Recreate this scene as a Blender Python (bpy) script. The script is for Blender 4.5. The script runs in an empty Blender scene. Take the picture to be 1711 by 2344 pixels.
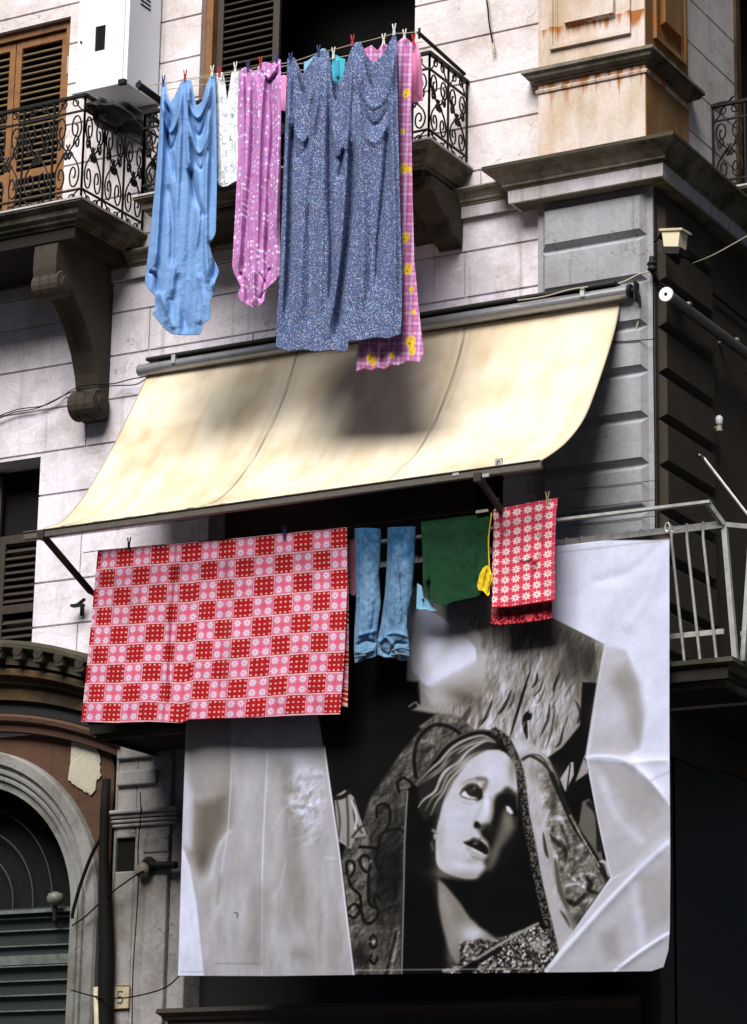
import bpy, math, random
import numpy as np
from mathutils import Vector
random.seed(7); np.random.seed(7)
S = bpy.context.scene
# ------------------------------------------------------------------ camera
F = 6400.0; W0, H0 = 1711.0, 2344.0; K = 1711/1652.0
YAW, PIT, ROLL = math.radians(29.5), math.radians(14.85), math.radians(1.0)
fw = np.array([-math.sin(YAW)*math.cos(PIT), math.cos(YAW)*math.cos(PIT), math.sin(PIT)])
_r = np.array([math.cos(YAW), math.sin(YAW), 0.0]); _u = np.cross(_r, fw)
rt = math.cos(ROLL)*_r + math.sin(ROLL)*_u; up = -math.sin(ROLL)*_r + math.cos(ROLL)*_u
CAM = np.array([9.590, -22.094, 1.70])
cd = bpy.data.cameras.new('camera'); cam = bpy.data.objects.new('camera', cd); S.collection.objects.link(cam)
cd.sensor_fit = 'VERTICAL'; cd.sensor_height = 24.0; cd.lens = 24.0*F/H0; cd.clip_end = 500; cd.clip_start = 0.1
from mathutils import Matrix
cam.matrix_world = Matrix(((rt[0], up[0], -fw[0], CAM[0]), (rt[1], up[1], -fw[1], CAM[1]), (rt[2], up[2], -fw[2], CAM[2]), (0, 0, 0, 1)))
S.camera = cam
# ------------------------------------------------------------------ light
SUN_EL, SUN_AZ = 47.0, 5.0          # azimuth: degrees to the right (+X) of straight out from the front wall
w = bpy.data.worlds.new('World'); S.world = w; w.use_nodes = True
nt = w.node_tree; bg = nt.nodes['Background']; sky = nt.nodes.new('ShaderNodeTexSky'); sky.sky_type = 'NISHITA'
sky.sun_disc = False; sky.sun_elevation = math.radians(SUN_EL); sky.sun_rotation = math.radians(180-SUN_AZ)
sky.dust_density = 1.2; sky.air_density = 0.6; sky.altitude = 800
nt.links.new(sky.outputs[0], bg.inputs[0]); bg.inputs[1].default_value = 0.05
sl = bpy.data.lights.new('sun', 'SUN'); sun = bpy.data.objects.new('sun', sl); S.collection.objects.link(sun)
sl.energy = 5.0; sl.angle = math.radians(38); sl.color = (1.0, 0.97, 0.93)
sd = Vector((math.sin(math.radians(SUN_AZ))*math.cos(math.radians(SUN_EL)), -math.cos(math.radians(SUN_AZ))*math.cos(math.radians(SUN_EL)), math.sin(math.radians(SUN_EL))))
sun.rotation_euler = sd.to_track_quat('Z', 'Y').to_euler(); sun.location = (0, -10, 30)
S.view_settings.view_transform = 'Standard'; S.view_settings.look = 'None'; S.view_settings.gamma = 1; S.view_settings.use_curve_mapping = False
S.view_settings.exposure = 0.50
S.render.engine = 'CYCLES'

# ------------------------------------------------------------------ geometry helpers
def ray(x, y):
    x = np.asarray(x, float)*K; y = np.asarray(y, float)*K
    return fw + ((x-W0/2)/F)[..., None]*rt - ((y-H0/2)/F)[..., None]*up
def at(x, y, Y):                     # point on the vertical plane at depth Y
    q = ray(x, y); t = (np.asarray(Y, float)-CAM[1])/q[..., 1]; return CAM + q*t[..., None]
def atX(x, y, X):                    # point on the side plane X
    q = ray(x, y); t = (X-CAM[0])/q[..., 0]; return CAM + q*t[..., None]
COL = S.collection
class MB:
    def __init__(s): s.v = []; s.f = []
    def add(s, v, f):
        o = len(s.v); s.v += [tuple(map(float, p)) for p in v]; s.f += [tuple(i+o for i in q) for q in f]; return s
    def box(s, x0, x1, y0, y1, z0, z1):
        v = [(x, y, z) for x in (x0, x1) for y in (y0, y1) for z in (z0, z1)]
        return s.add(v, [(0, 1, 3, 2), (4, 6, 7, 5), (0, 4, 5, 1), (2, 3, 7, 6), (0, 2, 6, 4), (1, 5, 7, 3)])
    def obox(s, c, ax, ay, az):      # oriented box: centre and three half vectors
        c, ax, ay, az = map(np.array, (c, ax, ay, az)); v = [c+i*ax+j*ay+k*az for i in (-1, 1) for j in (-1, 1) for k in (-1, 1)]
        return s.add(v, [(0, 1, 3, 2), (4, 6, 7, 5), (0, 4, 5, 1), (2, 3, 7, 6), (0, 2, 6, 4), (1, 5, 7, 3)])
    def prism(s, prof, axis, a, b):  # 2D profile swept along an axis; profile in the other two coordinates
        def mk(p, t): return {'x': (t, p[0], p[1]), 'y': (p[0], t, p[1]), 'z': (p[0], p[1], t)}[axis]
        n = len(prof); v = [mk(p, a) for p in prof]+[mk(p, b) for p in prof]
        f = [(i, (i+1) % n, (i+1) % n+n, i+n) for i in range(n)]+[tuple(range(n))[::-1], tuple(range(n, 2*n))]
        return s.add(v, f)
    def tube(s, pts, r, n=6, cap=True):
        pts = [np.array(p, float) for p in pts]; m = len(pts); ref = None; rings = []
        rr = r if hasattr(r, '__len__') else [r]*m
        for i in range(m):
            t = pts[min(i+1, m-1)]-pts[max(i-1, 0)]; L = np.linalg.norm(t); t = t/(L if L > 1e-9 else 1)
            if ref is None: ref = np.array([0, 0, 1.]) if abs(t[2]) < .9 else np.array([1., 0, 0])
            a = np.cross(t, ref); a /= (np.linalg.norm(a)+1e-12); b = np.cross(a, t); ref = b
            rings.append([pts[i]+rr[i]*(math.cos(2*math.pi*k/n)*a+math.sin(2*math.pi*k/n)*b) for k in range(n)])
        v = [p for rg in rings for p in rg]
        f = [(i*n+k, i*n+(k+1) % n, (i+1)*n+(k+1) % n, (i+1)*n+k) for i in range(m-1) for k in range(n)]
        if cap: f += [tuple(range(n))[::-1], tuple(range((m-1)*n, m*n))]
        return s.add(v, f)
    def lathe(s, c, prof, axis=(0, 0, 1), n=20):  # prof: (radius, height)
        ax = np.array(axis, float); ax /= np.linalg.norm(ax); ref = np.array([1., 0, 0]) if abs(ax[0]) < .9 else np.array([0, 1., 0])
        a = np.cross(ax, ref); a /= np.linalg.norm(a); b = np.cross(ax, a); c = np.array(c, float)
        v = [c+ax*h+r*(math.cos(2*math.pi*k/n)*a+math.sin(2*math.pi*k/n)*b) for r, h in prof for k in range(n)]
        m = len(prof); f = [(i*n+k, i*n+(k+1) % n, (i+1)*n+(k+1) % n, (i+1)*n+k) for i in range(m-1) for k in range(n)]
        f += [tuple(range(n))[::-1], tuple(range((m-1)*n, m*n))]
        return s.add(v, f)
    def build(s, name, mat, parent=None, bevel=0, smooth=False):
        me = bpy.data.meshes.new(name); me.from_pydata(s.v, [], s.f); me.validate(); me.update()
        o = bpy.data.objects.new(name, me); COL.objects.link(o); me.materials.append(mat)
        if parent: o.parent = parent
        if smooth:
            for p in me.polygons: p.use_smooth = True
        import bmesh
        b = bmesh.new(); b.from_mesh(me); bmesh.ops.recalc_face_normals(b, faces=b.faces); b.to_mesh(me); b.free()
        if bevel:
            m = o.modifiers.new('bevel', 'BEVEL'); m.width = bevel; m.segments = 2; m.limit_method = 'ANGLE'; m.angle_limit = math.radians(40)
        return o
def tag(o, label, cat, group=None, kind=None):
    if label: o['label'] = label
    if cat: o['category'] = cat
    if group: o['group'] = group
    if kind: o['kind'] = kind
    return o
def empty(name, label=None, cat=None, group=None, loc=(0, 0, 0), parent=None):
    o = bpy.data.objects.new(name, None); COL.objects.link(o); o.location = loc; o.empty_display_size = .1
    if parent: o.parent = parent
    return tag(o, label, cat, group)

# ------------------------------------------------------------------ materials
def srgb(c): return tuple(((x/12.92) if x <= .04045 else ((x+.055)/1.055)**2.4) for x in c)
class NT:
    def __init__(s, name):
        s.m = bpy.data.materials.new(name); s.m.use_nodes = True; s.t = s.m.node_tree; s.p = s.t.nodes['Principled BSDF']
        s.tc = s.t.nodes.new('ShaderNodeTexCoord')
    def n(s, t, **k):
        x = s.t.nodes.new(t)
        for a, b in k.items():
            if a.startswith('i_'): x.inputs[a[2:].replace('_', ' ')].default_value = b
            else: setattr(x, a, b)
        return x
    def l(s, a, b): s.t.links.new(a, b)
    def mapping(s, scale, src=None):
        m = s.n('ShaderNodeMapping'); m.inputs['Scale'].default_value = scale; s.l(src or s.tc.outputs['Object'], m.inputs[0]); return m.outputs[0]
    def noise(s, scale, detail=4, rough=.55, vec=None, dist=0):
        x = s.n('ShaderNodeTexNoise'); x.inputs['Scale'].default_value = scale; x.inputs['Detail'].default_value = detail
        x.inputs['Roughness'].default_value = rough; x.inputs['Distortion'].default_value = dist; s.l(vec or s.tc.outputs['Object'], x.inputs['Vector']); return x.outputs['Fac']
    def ramp(s, fac, stops):
        x = s.n('ShaderNodeValToRGB'); e = x.color_ramp.elements
        while len(e) < len(stops): e.new(.5)
        for q, (p, c) in zip(e, stops): q.position = p; q.color = (*((c, c, c) if not hasattr(c, '__len__') else c), 1)
        s.l(fac, x.inputs[0]); return x.outputs[0]
    def mix(s, fac, a, b, mode='MIX'):
        x = s.n('ShaderNodeMix', data_type='RGBA', blend_type=mode); 
        for sock, v in ((x.inputs[0], fac), (x.inputs[6], a), (x.inputs[7], b)):
            if isinstance(v, bpy.types.NodeSocket): s.l(v, sock)
            elif hasattr(v, '__len__'): sock.default_value = (*v[:3], 1)
            else: sock.default_value = v
        return x.outputs[2]
    def math(s, op, a, b=0.0):
        x = s.n('ShaderNodeMath', operation=op)
        for sock, v in ((x.inputs[0], a), (x.inputs[1], b)):
            if isinstance(v, bpy.types.NodeSocket): s.l(v, sock)
            else: sock.default_value = v
        return x.outputs[0]
    def base(s, c):
        if isinstance(c, bpy.types.NodeSocket): s.l(c, s.p.inputs['Base Color'])
        else: s.p.inputs['Base Color'].default_value = (*c[:3], 1)
    def bump(s, h, strength=.3, dist=.01):
        b = s.n('ShaderNodeBump'); b.inputs['Strength'].default_value = strength; b.inputs['Distance'].default_value = dist
        s.l(h, b.inputs['Height']); s.l(b.outputs[0], s.p.inputs['Normal'])
    def set(s, rough=None, metal=None, spec=None):
        if rough is not None: s.p.inputs['Roughness'].default_value = rough
        if metal is not None: s.p.inputs['Metallic'].default_value = metal
        if spec is not None: s.p.inputs['Specular IOR Level'].default_value = spec
        return s
def plaster(name, c, dirt=(.16, .125, .09), amt=.5, rough=.9, streak=.5, bump=.25, low=.46, high=.75):
    m = NT(name); big = m.noise(1.1, 7, .68); st = m.noise(1.0, 6, .6, m.mapping((5.0, 5.0, .55)))
    a = m.ramp(big, [(low, 0), (high, 1)]); b = m.ramp(st, [(.5, 0), (.78, 1)])
    f = m.math('MULTIPLY', m.math('MAXIMUM', a, m.math('MULTIPLY', b, streak)), amt)
    fine = m.noise(24, 6, .7); v = m.ramp(fine, [(.3, .84), (.7, 1.06)])
    sp = m.ramp(m.noise(9, 3, .8), [(.70, 0), (.74, .55)])
    col = m.mix(f, c, dirt); col = m.mix(1.0, col, v, 'MULTIPLY'); col = m.mix(m.math('MULTIPLY', sp, amt), col, dirt)
    vo = m.n('ShaderNodeTexVoronoi'); vo.feature = 'DISTANCE_TO_EDGE'; vo.inputs['Scale'].default_value = 1.15; wv = m.n('ShaderNodeVectorMath', operation='ADD'); nn = m.n('ShaderNodeTexNoise'); nn.inputs['Scale'].default_value = 3.5; nn.inputs['Detail'].default_value = 6
    m.l(m.tc.outputs['Object'], nn.inputs['Vector']); m.l(m.tc.outputs['Object'], wv.inputs[0]); m.l(nn.outputs['Color'], wv.inputs[1]); m.l(wv.outputs[0], vo.inputs['Vector'])
    ck = m.math('MULTIPLY', m.ramp(vo.outputs['Distance'], [(.002, 1), (.009, 0)]), m.ramp(m.noise(1.7, 3), [(.50, 0), (.62, .8)]))
    col = m.mix(m.math('MULTIPLY', ck, amt), col, tuple(x*.35 for x in dirt)); pt = m.ramp(m.noise(2.3, 3, .35, dist=1.2), [(.56, 0), (.575, .32)]); col = m.mix(pt, col, tuple(x*.80 for x in c))
    sd = m.ramp(m.noise(1.0, 6, .65, m.mapping((9, 9, .35))), [(.60, 0), (.72, 1)]); col = m.mix(m.math('MULTIPLY', sd, amt*.55), col, tuple(x*.55 for x in dirt))
    m.base(col); m.set(rough, spec=.2); m.bump(m.math('SUBTRACT', m.math('ADD', m.noise(55, 5, .7), m.math('MULTIPLY', m.noise(7, 4, .6), 2.0)), m.math('ADD', ck, m.math('MULTIPLY', pt, 2.0))), bump, .008); return m.m
def plain(name, c, rough=.6, metal=0, spec=.4, var=.18, scale=18, bump=0, dirt=None, damt=.5):
    m = NT(name); v = m.ramp(m.noise(scale, 5, .65), [(.25, 1-var), (.75, 1+var)])
    col = m.mix(1.0, c, v, 'MULTIPLY')
    if dirt: col = m.mix(m.math('MULTIPLY', m.ramp(m.noise(6, 7, .7), [(.48, 0), (.68, 1)]), damt), col, dirt)
    m.base(col); m.set(rough, metal, spec)
    if bump: m.bump(m.noise(60, 4, .6), bump, .004)
    return m.m
M = {}
M['wall'] = plaster('wall_plaster', (.76, .715, .775), (.28, .21, .15), .85, bump=.4, low=.47, high=.72)
M['wall_up'] = plaster('upper_wall_plaster', (.71, .65, .66), (.30, .215, .15), .8, bump=.4)
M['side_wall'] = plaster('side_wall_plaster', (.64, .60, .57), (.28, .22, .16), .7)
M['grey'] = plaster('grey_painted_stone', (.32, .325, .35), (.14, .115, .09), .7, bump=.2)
M['side_grey'] = plaster('shade_toned_side_stone', (.055, .045, .034), (.028, .02, .014), .7)  # near-black version of the pilaster stone, with the side's shade in its colour
M['cornice'] = plaster('cornice_stone', (.23, .205, .17), (.05, .042, .025), .95, streak=1.0, low=.38, high=.6, bump=.5)
M['fascia'] = plaster('cornice_fascia', (.50, .47, .50), (.16, .13, .07), .8, streak=1.0)
M['cornice_top'] = plaster('cornice_blackened_edge', (.05, .045, .03), (.14, .12, .06), .6)
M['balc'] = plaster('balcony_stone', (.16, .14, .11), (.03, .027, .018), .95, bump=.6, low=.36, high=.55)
M['under'] = plaster('balcony_underside', (.022, .019, .015), (.012, .01, .008), .8, bump=.5)  # underside coloured near-black to carry its shade
M['corbel'] = plaster('corbel_stone', (.055, .045, .034), (.022, .018, .013), .8, bump=.5)  # the balcony's shadow on the bracket is put into this stone colour
M['red'] = plaster('red_brown_plaster', (.095, .048, .03), (.055, .045, .035), .8, bump=.4)  # base colour lowered in place of ground-floor shade
M['ochre_band'] = plaster('ochre_moulding', (.12, .07, .033), (.028, .02, .013), .95, low=.38, high=.6)
M['arch'] = plaster('arch_stone', (.27, .265, .25), (.09, .08, .06), .85, low=.42, high=.66)  # shade low in the street is darkened into the stone colour
M['pier'] = plaster('pier_stone', (.36, .34, .33), (.12, .10, .075), .9, low=.42, high=.66, bump=.45)  # base toned down to stand in for street-level shade
M['arm'] = plain('painted_arm', (.03, .024, .02), .5)
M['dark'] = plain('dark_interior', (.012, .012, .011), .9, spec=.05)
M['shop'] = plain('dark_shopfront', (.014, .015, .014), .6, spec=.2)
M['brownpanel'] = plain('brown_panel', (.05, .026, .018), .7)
M['wood'] = plain('orange_wood', (.21, .09, .027), .55, var=.3, scale=9, dirt=(.09, .04, .014), damt=.8)
M['wood_dk'] = plain('dark_wood', (.032, .023, .016), .6, var=.3)
M['slat'] = plain('shutter_slats', (.13, .088, .045), .6, var=.3, scale=12, dirt=(.06, .04, .02), damt=.8)
M['iron'] = plain('black_iron', (.009, .009, .008), .6, spec=.2, var=.3)
M['galv'] = plain('galvanised_steel', (.44, .45, .43), .45, .35, var=.2, dirt=(.20, .13, .08), damt=.5)
M['alu'] = plain('grey_aluminium', (.33, .34, .36), .32, .6, var=.12, dirt=(.22, .20, .18), damt=.4)
M['bar'] = plain('awning_bar', (.17, .15, .125), .4, .5, var=.2)
M['white'] = plain('white_enamel', (.74, .79, .84), .35, var=.03, scale=3, dirt=(.5, .47, .42), damt=.15)
M['cable'] = plain('cable_rubber', (.008, .008, .0075), .7, spec=.1)
M['pale_cable'] = plain('pale_cable', (.42, .38, .30), .6)
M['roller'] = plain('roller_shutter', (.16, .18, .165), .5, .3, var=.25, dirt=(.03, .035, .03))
M['cream'] = plain('cream_tile', (.47, .40, .27), .5, dirt=(.2, .14, .08))
M['paper'] = plaster('torn_poster', (.50, .46, .36), (.30, .25, .17), .5)
M['asphalt'] = plain('asphalt', (.05, .05, .05), .9, var=.25, scale=30, bump=.4)
M['pave'] = plain('paving', (.11, .105, .10), .85, var=.2, scale=6, bump=.2)
# stained corner block: orange drips below the mouldings
def block_mat(name, c, ochre, base_amt, side=False):
    m = NT(name); sep = m.n('ShaderNodeSeparateXYZ'); m.l(m.tc.outputs['Object'], sep.inputs[0]); z = sep.outputs[2]
    dr = m.noise(1.0, 5, .6, m.mapping((11, 11, .9)))
    def band(z0, L):                 # drips that start at height z0 and run down about L
        d = m.math('DIVIDE', m.math('SUBTRACT', z0, z), L); inside = m.math('MULTIPLY', m.math('GREATER_THAN', d, 0.0), 1.0)
        thr = m.math('ADD', m.math('MULTIPLY', d, .30), .36); return m.math('MULTIPLY', inside, m.math('MULTIPLY', m.math('SUBTRACT', dr, thr), 7.0))
    f1 = m.n('ShaderNodeClamp'); m.l(m.math('MAXIMUM', band(12.42, .34), band(12.93, .2)), f1.inputs[0])
    broad = m.ramp(m.noise(1.6, 6, .65), [(.42, 0), (.68, 1)])
    big = m.ramp(m.noise(1.0, 5, .6, m.mapping((4, 4, .8))), [(.45, 0), (.75, 1)])
    col = m.mix(m.math('MULTIPLY', broad, base_amt), c, ochre); col = m.mix(m.math('MULTIPLY', big, base_amt), col, (.33, .24, .12))
    col = m.mix(f1.outputs[0], col, (.34, .12, .03)); fine = m.ramp(m.noise(24, 6, .7), [(.3, .85), (.7, 1.06)])
    m.base(m.mix(1.0, col, fine, 'MULTIPLY')); m.set(.9, spec=.2); m.bump(m.noise(50, 5, .7), .25, .006); return m.m
M['block'] = block_mat('stained_block', (.62, .54, .50), (.46, .30, .16), .7)
M['block_side'] = block_mat('rusty_block_side', (.25, .135, .055), (.30, .12, .035), .9)
# cloth materials
def cloth_mat(name, c=None, attr=None, rough=.85, weave=.25, var=.1, sheen=.2, vscale=6):
    m = NT(name)
    if attr:
        a = m.n('ShaderNodeVertexColor', layer_name=attr); col = a.outputs['Color']
    else: col = c
    v = m.ramp(m.noise(vscale, 5, .6), [(.3, 1-var), (.7, 1+var)]); m.base(m.mix(1.0, col, v, 'MULTIPLY')); m.set(rough, spec=.15)
    m.p.inputs['Sheen Weight'].default_value = sheen*.4; m.bump(m.math('ADD', m.noise(260, 2, .6), m.math('MULTIPLY', m.noise(16, 4, .6), 3.0)), weave, .003); return m.m
M['paint_cloth'] = cloth_mat('printed_cloth', attr='col')
M['banner'] = cloth_mat('printed_banner', attr='col', rough=.42, weave=.06, var=.05, sheen=0); 
M['awning'] = cloth_mat('awning_canvas', attr='col', rough=.8, weave=.15, var=.06, vscale=3)

# ------------------------------------------------------------------ ground
b = MB(); b.add([(-150, -150, 0), (150, -150, 0), (150, 150, 0), (-150, 150, 0)], [(0, 1, 2, 3)]); tag(b.build('street', M['asphalt']), None, None, kind='structure')
b = MB(); b.box(-16, .9, -2.2, 0, -.02, .13); b.box(.0, .9, 0, 12, -.02, .13); tag(b.build('pavement', M['pave']), None, None, kind='structure')

# ------------------------------------------------------------------ the building
BLD = empty('apartment_building', 'old stuccoed corner building with grooved courses, stained stone cornice, balconies and arched portal', 'building')
def part(name, mat, mb, parent=None, **k): return mb.build(name, mat, parent or BLD, **k)
def cells(mb, a0, a1, z0, z1, d0, d1, ops, ax='x'):
    xs = sorted({a0, a1, *[o[0] for o in ops], *[o[1] for o in ops]}); zs = sorted({z0, z1, *[o[2] for o in ops], *[o[3] for o in ops]})
    xs = [x for x in xs if a0 <= x <= a1]; zs = [z for z in zs if z0 <= z <= z1]
    for i in range(len(xs)-1):
        run = None
        for j in range(len(zs)-1):
            cx, cz = (xs[i]+xs[i+1])/2, (zs[j]+zs[j+1])/2
            solid = not any(o[0] < cx < o[1] and o[2] < cz < o[3] for o in ops)
            if solid and run is None: run = zs[j]
            if run is not None and (not solid or j == len(zs)-2):
                e = zs[j+1] if solid else zs[j]
                (mb.box(xs[i], xs[i+1], d0, d1, run, e) if ax == 'x' else mb.box(d0, d1, xs[i], xs[i+1], run, e)); run = None
def courses(mb, a0, a1, grooves, face, back, ops, joints, ax='x', g=.011):
    for k in range(len(grooves)-1):
        z0, z1 = grooves[k]+g, grooves[k+1]-g
        cuts = [a0, a1]; seg = []
        js = joints(k); pts = sorted([a0]+[j for j in js if a0 < j < a1]+[a1])
        for i in range(len(pts)-1):
            s0 = pts[i]+(g*.7 if i else 0); s1 = pts[i+1]-(g*.7 if i < len(pts)-2 else 0)
            sub = [(s0, s1)]
            for o in ops:
                if o[2] < (z0+z1)/2 < o[3] or (o[2] < z1 and o[3] > z0):
                    zz0, zz1 = max(z0, o[2]), min(z1, o[3])
                    if zz1-zz0 < .02: continue
                    n2 = []
                    for (p, q) in sub:
                        if o[0] <= p and q <= o[1]: pass
                        elif o[1] <= p or q <= o[0]: n2.append((p, q)); continue
                        else:
                            if p < o[0]: n2.append((p, o[0]))
                            if q > o[1]: n2.append((o[1], q))
                        x0, x1 = max(p, o[0]), min(q, o[1])
                        for (c0, c1) in ((z0, zz0), (zz1, z1)):
                            if c1-c0 > .01: seg.append((x0, x1, c0, c1))
                    sub = n2
            seg += [(p, q, z0, z1) for p, q in sub]
        for (p, q, c0, c1) in seg:
            if ax == 'x': mb.box(p, q, face, back, c0, c1)
            else: mb.box(back, face, p, q, c0, c1)
def sweep(mb, path, prof, ends=True):
    path = [np.array(p, float) for p in path]; n = len(path); rings = []
    for i in range(n):
        ns = []
        for a, c in ((i-1, i), (i, i+1)):
            if a >= 0 and c < n: t = path[c]-path[a]; t /= np.linalg.norm(t); ns.append(np.array([t[1], -t[0]]))
        m = ns[0] if len(ns) == 1 else (ns[0]+ns[1])/(1+ns[0]@ns[1])
        rings.append([(path[i][0]+m[0]*d, path[i][1]+m[1]*d, z) for d, z in prof])
    k = len(prof); v = [p for r in rings for p in r]
    f = [(i*k+j, i*k+(j+1) % k, (i+1)*k+(j+1) % k, (i+1)*k+j) for i in range(n-1) for j in range(k)]
    if ends: f += [tuple(range(k)), tuple(range((n-1)*k, n*k))]
    return mb.add(v, f)
UP = [11.67, 12.13, 12.59, 13.05, 13.51, 13.97, 14.43, 14.89, 15.35, 15.81, 16.27]
LO = [7.225+.455*k for k in range(10)]
DOOR_L = (-8.15, -6.69, 11.67, 14.29); DOOR_M = (-5.04, -2.54, 11.67, 15.0); WIN_L = (-8.2, -6.80, 7.45, 9.46); DOOR_A = (-4.75, -1.55, 6.47, 9.45)
ops_up = [DOOR_L, DOOR_M]; ops_lo = [WIN_L, DOOR_A]
b = MB(); cells(b, -14, -1.1, 11.3, 19.5, .02, .45, ops_up)
jU = {0: [-6.0, -1.8], 1: [-5.2], 2: [-6.1], 4: [-9.2]}
courses(b, -14, -1.16, [11.45]+UP, 0, .02, ops_up, lambda k: jU.get(k, []))
b.box(-14, -1.16, 0, .02, 16.27, 19.5); part('upper_wall', M['wall_up'], b)
b = MB(); cells(b, -14, -1.1, 6.6, 11.3, .02, .45, ops_lo)
jL = {0: [-6.25], 1: [-5.4, -9.0], 2: [-6.25], 3: [-5.2], 4: [], 5: [-6.25, -9.0], 6: [-4.3], 7: [-5.53, -1.96], 8: []}
courses(b, -14, -1.16, LO, 0, .02, ops_lo, lambda k: jL.get(k, [])); cells(b, -14, -1.16, 6.6, LO[0], 0, .02, ops_lo); b.box(-14, -1.16, 0, .02, LO[-1], 11.31)
part('lower_wall', M['wall'], b)
# side wall (faces +X), upper floor with its own courses and a balcony door
SX = -.09; DOOR_S = (2.30, 3.5, 11.67, 14.6)
b = MB(); cells(b, .45, 12, 11.3, 19.5, -.5, SX-.02, [DOOR_S], 'y'); courses(b, .94, 12, [11.45]+UP, SX, SX-.02, [DOOR_S], lambda k: [], 'y')
b.box(SX-.02, SX, .94, 12, 16.27, 19.5); part('side_upper_wall', M['side_wall'], b)
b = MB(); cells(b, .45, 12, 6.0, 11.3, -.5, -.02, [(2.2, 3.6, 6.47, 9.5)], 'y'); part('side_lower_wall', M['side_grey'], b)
b = MB(); b.box(-14, -.1, .5, 12, 19.3, 19.6); part('roof', M['cornice'], b)
b = MB(); b.box(-13.9, -.55, .9, 11.9, 6.2, 6.35); b.box(-13.9, -.55, .9, 11.9, 11.2, 11.4); b.box(-13.9, -13.8, .5, 12, 0, 19.3); b.box(-13.9, -.55, 11.8, 11.9, 0, 19.3); b.box(-13.8, -.55, 2.6, 2.7, 0, 19.3)
part('inner_structure', M['dark'], b)
# corner block above the cornice
b = MB(); b.box(-1.16, -.066, -.08, .93, 11.46, 18.5); part('corner_block', M['block'], b)
b = MB(); b.box(-.066, -.058, -.076, .926, 11.47, 18.49); part('corner_block_side', M['block_side'], b)
pathB = [(-1.16, 0), (-1.16, -.08), (-.058, -.08), (-.058, .93), (-.09, .93)]
b = MB(); sweep(b, pathB, [(-.02, 12.53), (.06, 12.515), (.12, 12.50), (.125, 12.465), (.10, 12.455), (.085, 12.42), (.05, 12.40), (.03, 12.395), (.03, 12.38), (-.02, 12.37)])
part('block_moulding', M['cornice'], b)
b = MB(); sweep(b, pathB, [(-.02, 12.325), (.016, 12.32), (.022, 12.305), (.016, 12.285), (-.02, 12.28)]); part('block_fillet', M['block'], b)
b = MB(); sweep(b, [(-1.16, .0), (-1.16, -.08), (-.058, -.08), (-.058, .93), (-.09, .93)], [(-.02, 11.60), (.02, 11.58), (.03, 11.49), (-.02, 11.48)]); part('block_skirt', M['block'], b)
b = MB()
def frame(mb, x0, x1, z0, z1, wd, y0, y1):
    mb.box(x0, x1, y1, y0, z0, z0+wd); mb.box(x0, x1, y1, y0, z1-wd, z1); mb.box(x0, x0+wd, y1, y0, z0+wd, z1-wd); mb.box(x1-wd, x1, y1, y0, z0+wd, z1-wd)
frame(b, -1.03, -.20, 12.70, 15.4, .035, -.08, -.115); frame(b, -.995, -.235, 12.735, 15.365, .02, -.08, -.10); frame(b, -.975, -.255, 12.755, 15.345, .018, -.08, -.092)
b.prism([(-.08, 12.90), (-.135, 12.93), (-.135, 15.1), (-.08, 15.1)], 'x', -.865, -.36)
part('block_panel', M['block'], b)
b = MB()
for (y0, y1, z0, wd, pr) in ((.10, .83, 12.70, .035, .035), (.135, .795, 12.735, .03, .018)):
    b.box(-.058, -.058+pr, y0, y1, z0, z0+wd); b.box(-.058, -.058+pr, y0, y0+wd, z0+wd, 15.3); b.box(-.058, -.058+pr, y1-wd, y1, z0+wd, 15.3)
b.prism([(-.058, 12.90), (-.005, 12.93), (-.005, 15.1), (-.058, 15.1)], 'y', .27, .66)
part('block_side_panel', M['block_side'], b)
# big cornice around the corner, smaller string course along the field wall
big = [(-.04, 11.50), (.345, 11.485), (.36, 11.45), (.33, 11.43), (.28, 11.40), (.235, 11.345), (.225, 11.335), (.225, 11.315), (.20, 11.31), (.195, 11.29), (.18, 11.285), (.175, 11.165), (-.04, 11.165)]
b = MB(); sweep(b, [(-1.2, 0), (-1.2, -.08), (.0, -.08), (.0, 12)], big); part('cornice', M['cornice'], b)
b = MB(); sweep(b, [(-1.2, 0), (-1.2, -.08), (.0, -.08), (.0, 12)], [(.15, 11.285), (.184, 11.284), (.179, 11.162), (.15, 11.162)]); part('cornice_fascia', M['fascia'], b)
rng = random.Random(3)
b = MB(); pc = [(-1.2, 0), (-1.2, -.08), (.0, -.08), (.0, 12)]
sweep(b, pc, [(-.04, 11.52), (.34, 11.505), (.366, 11.492), (.366, 11.458), (.34, 11.487), (-.04, 11.501)]); part('cornice_drip_edge', M['cornice_top'], b)
sm = [(-.02, 11.47), (.15, 11.46), (.165, 11.44), (.15, 11.42), (.12, 11.40), (.09, 11.36), (.085, 11.335), (.07, 11.33), (.065, 11.31), (.05, 11.305), (.05, 11.19), (-.02, 11.185)]
b = MB(); sweep(b, [(-14, 0), (-1.21, 0)], sm); part('string_course', M['cornice'], b)
b = MB(); sweep(b, [(-14, 0), (-1.212, 0)], [(.03, 11.305), (.054, 11.303), (.054, 11.188), (.03, 11.187)]); part('string_course_fascia', M['fascia'], b)
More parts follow.
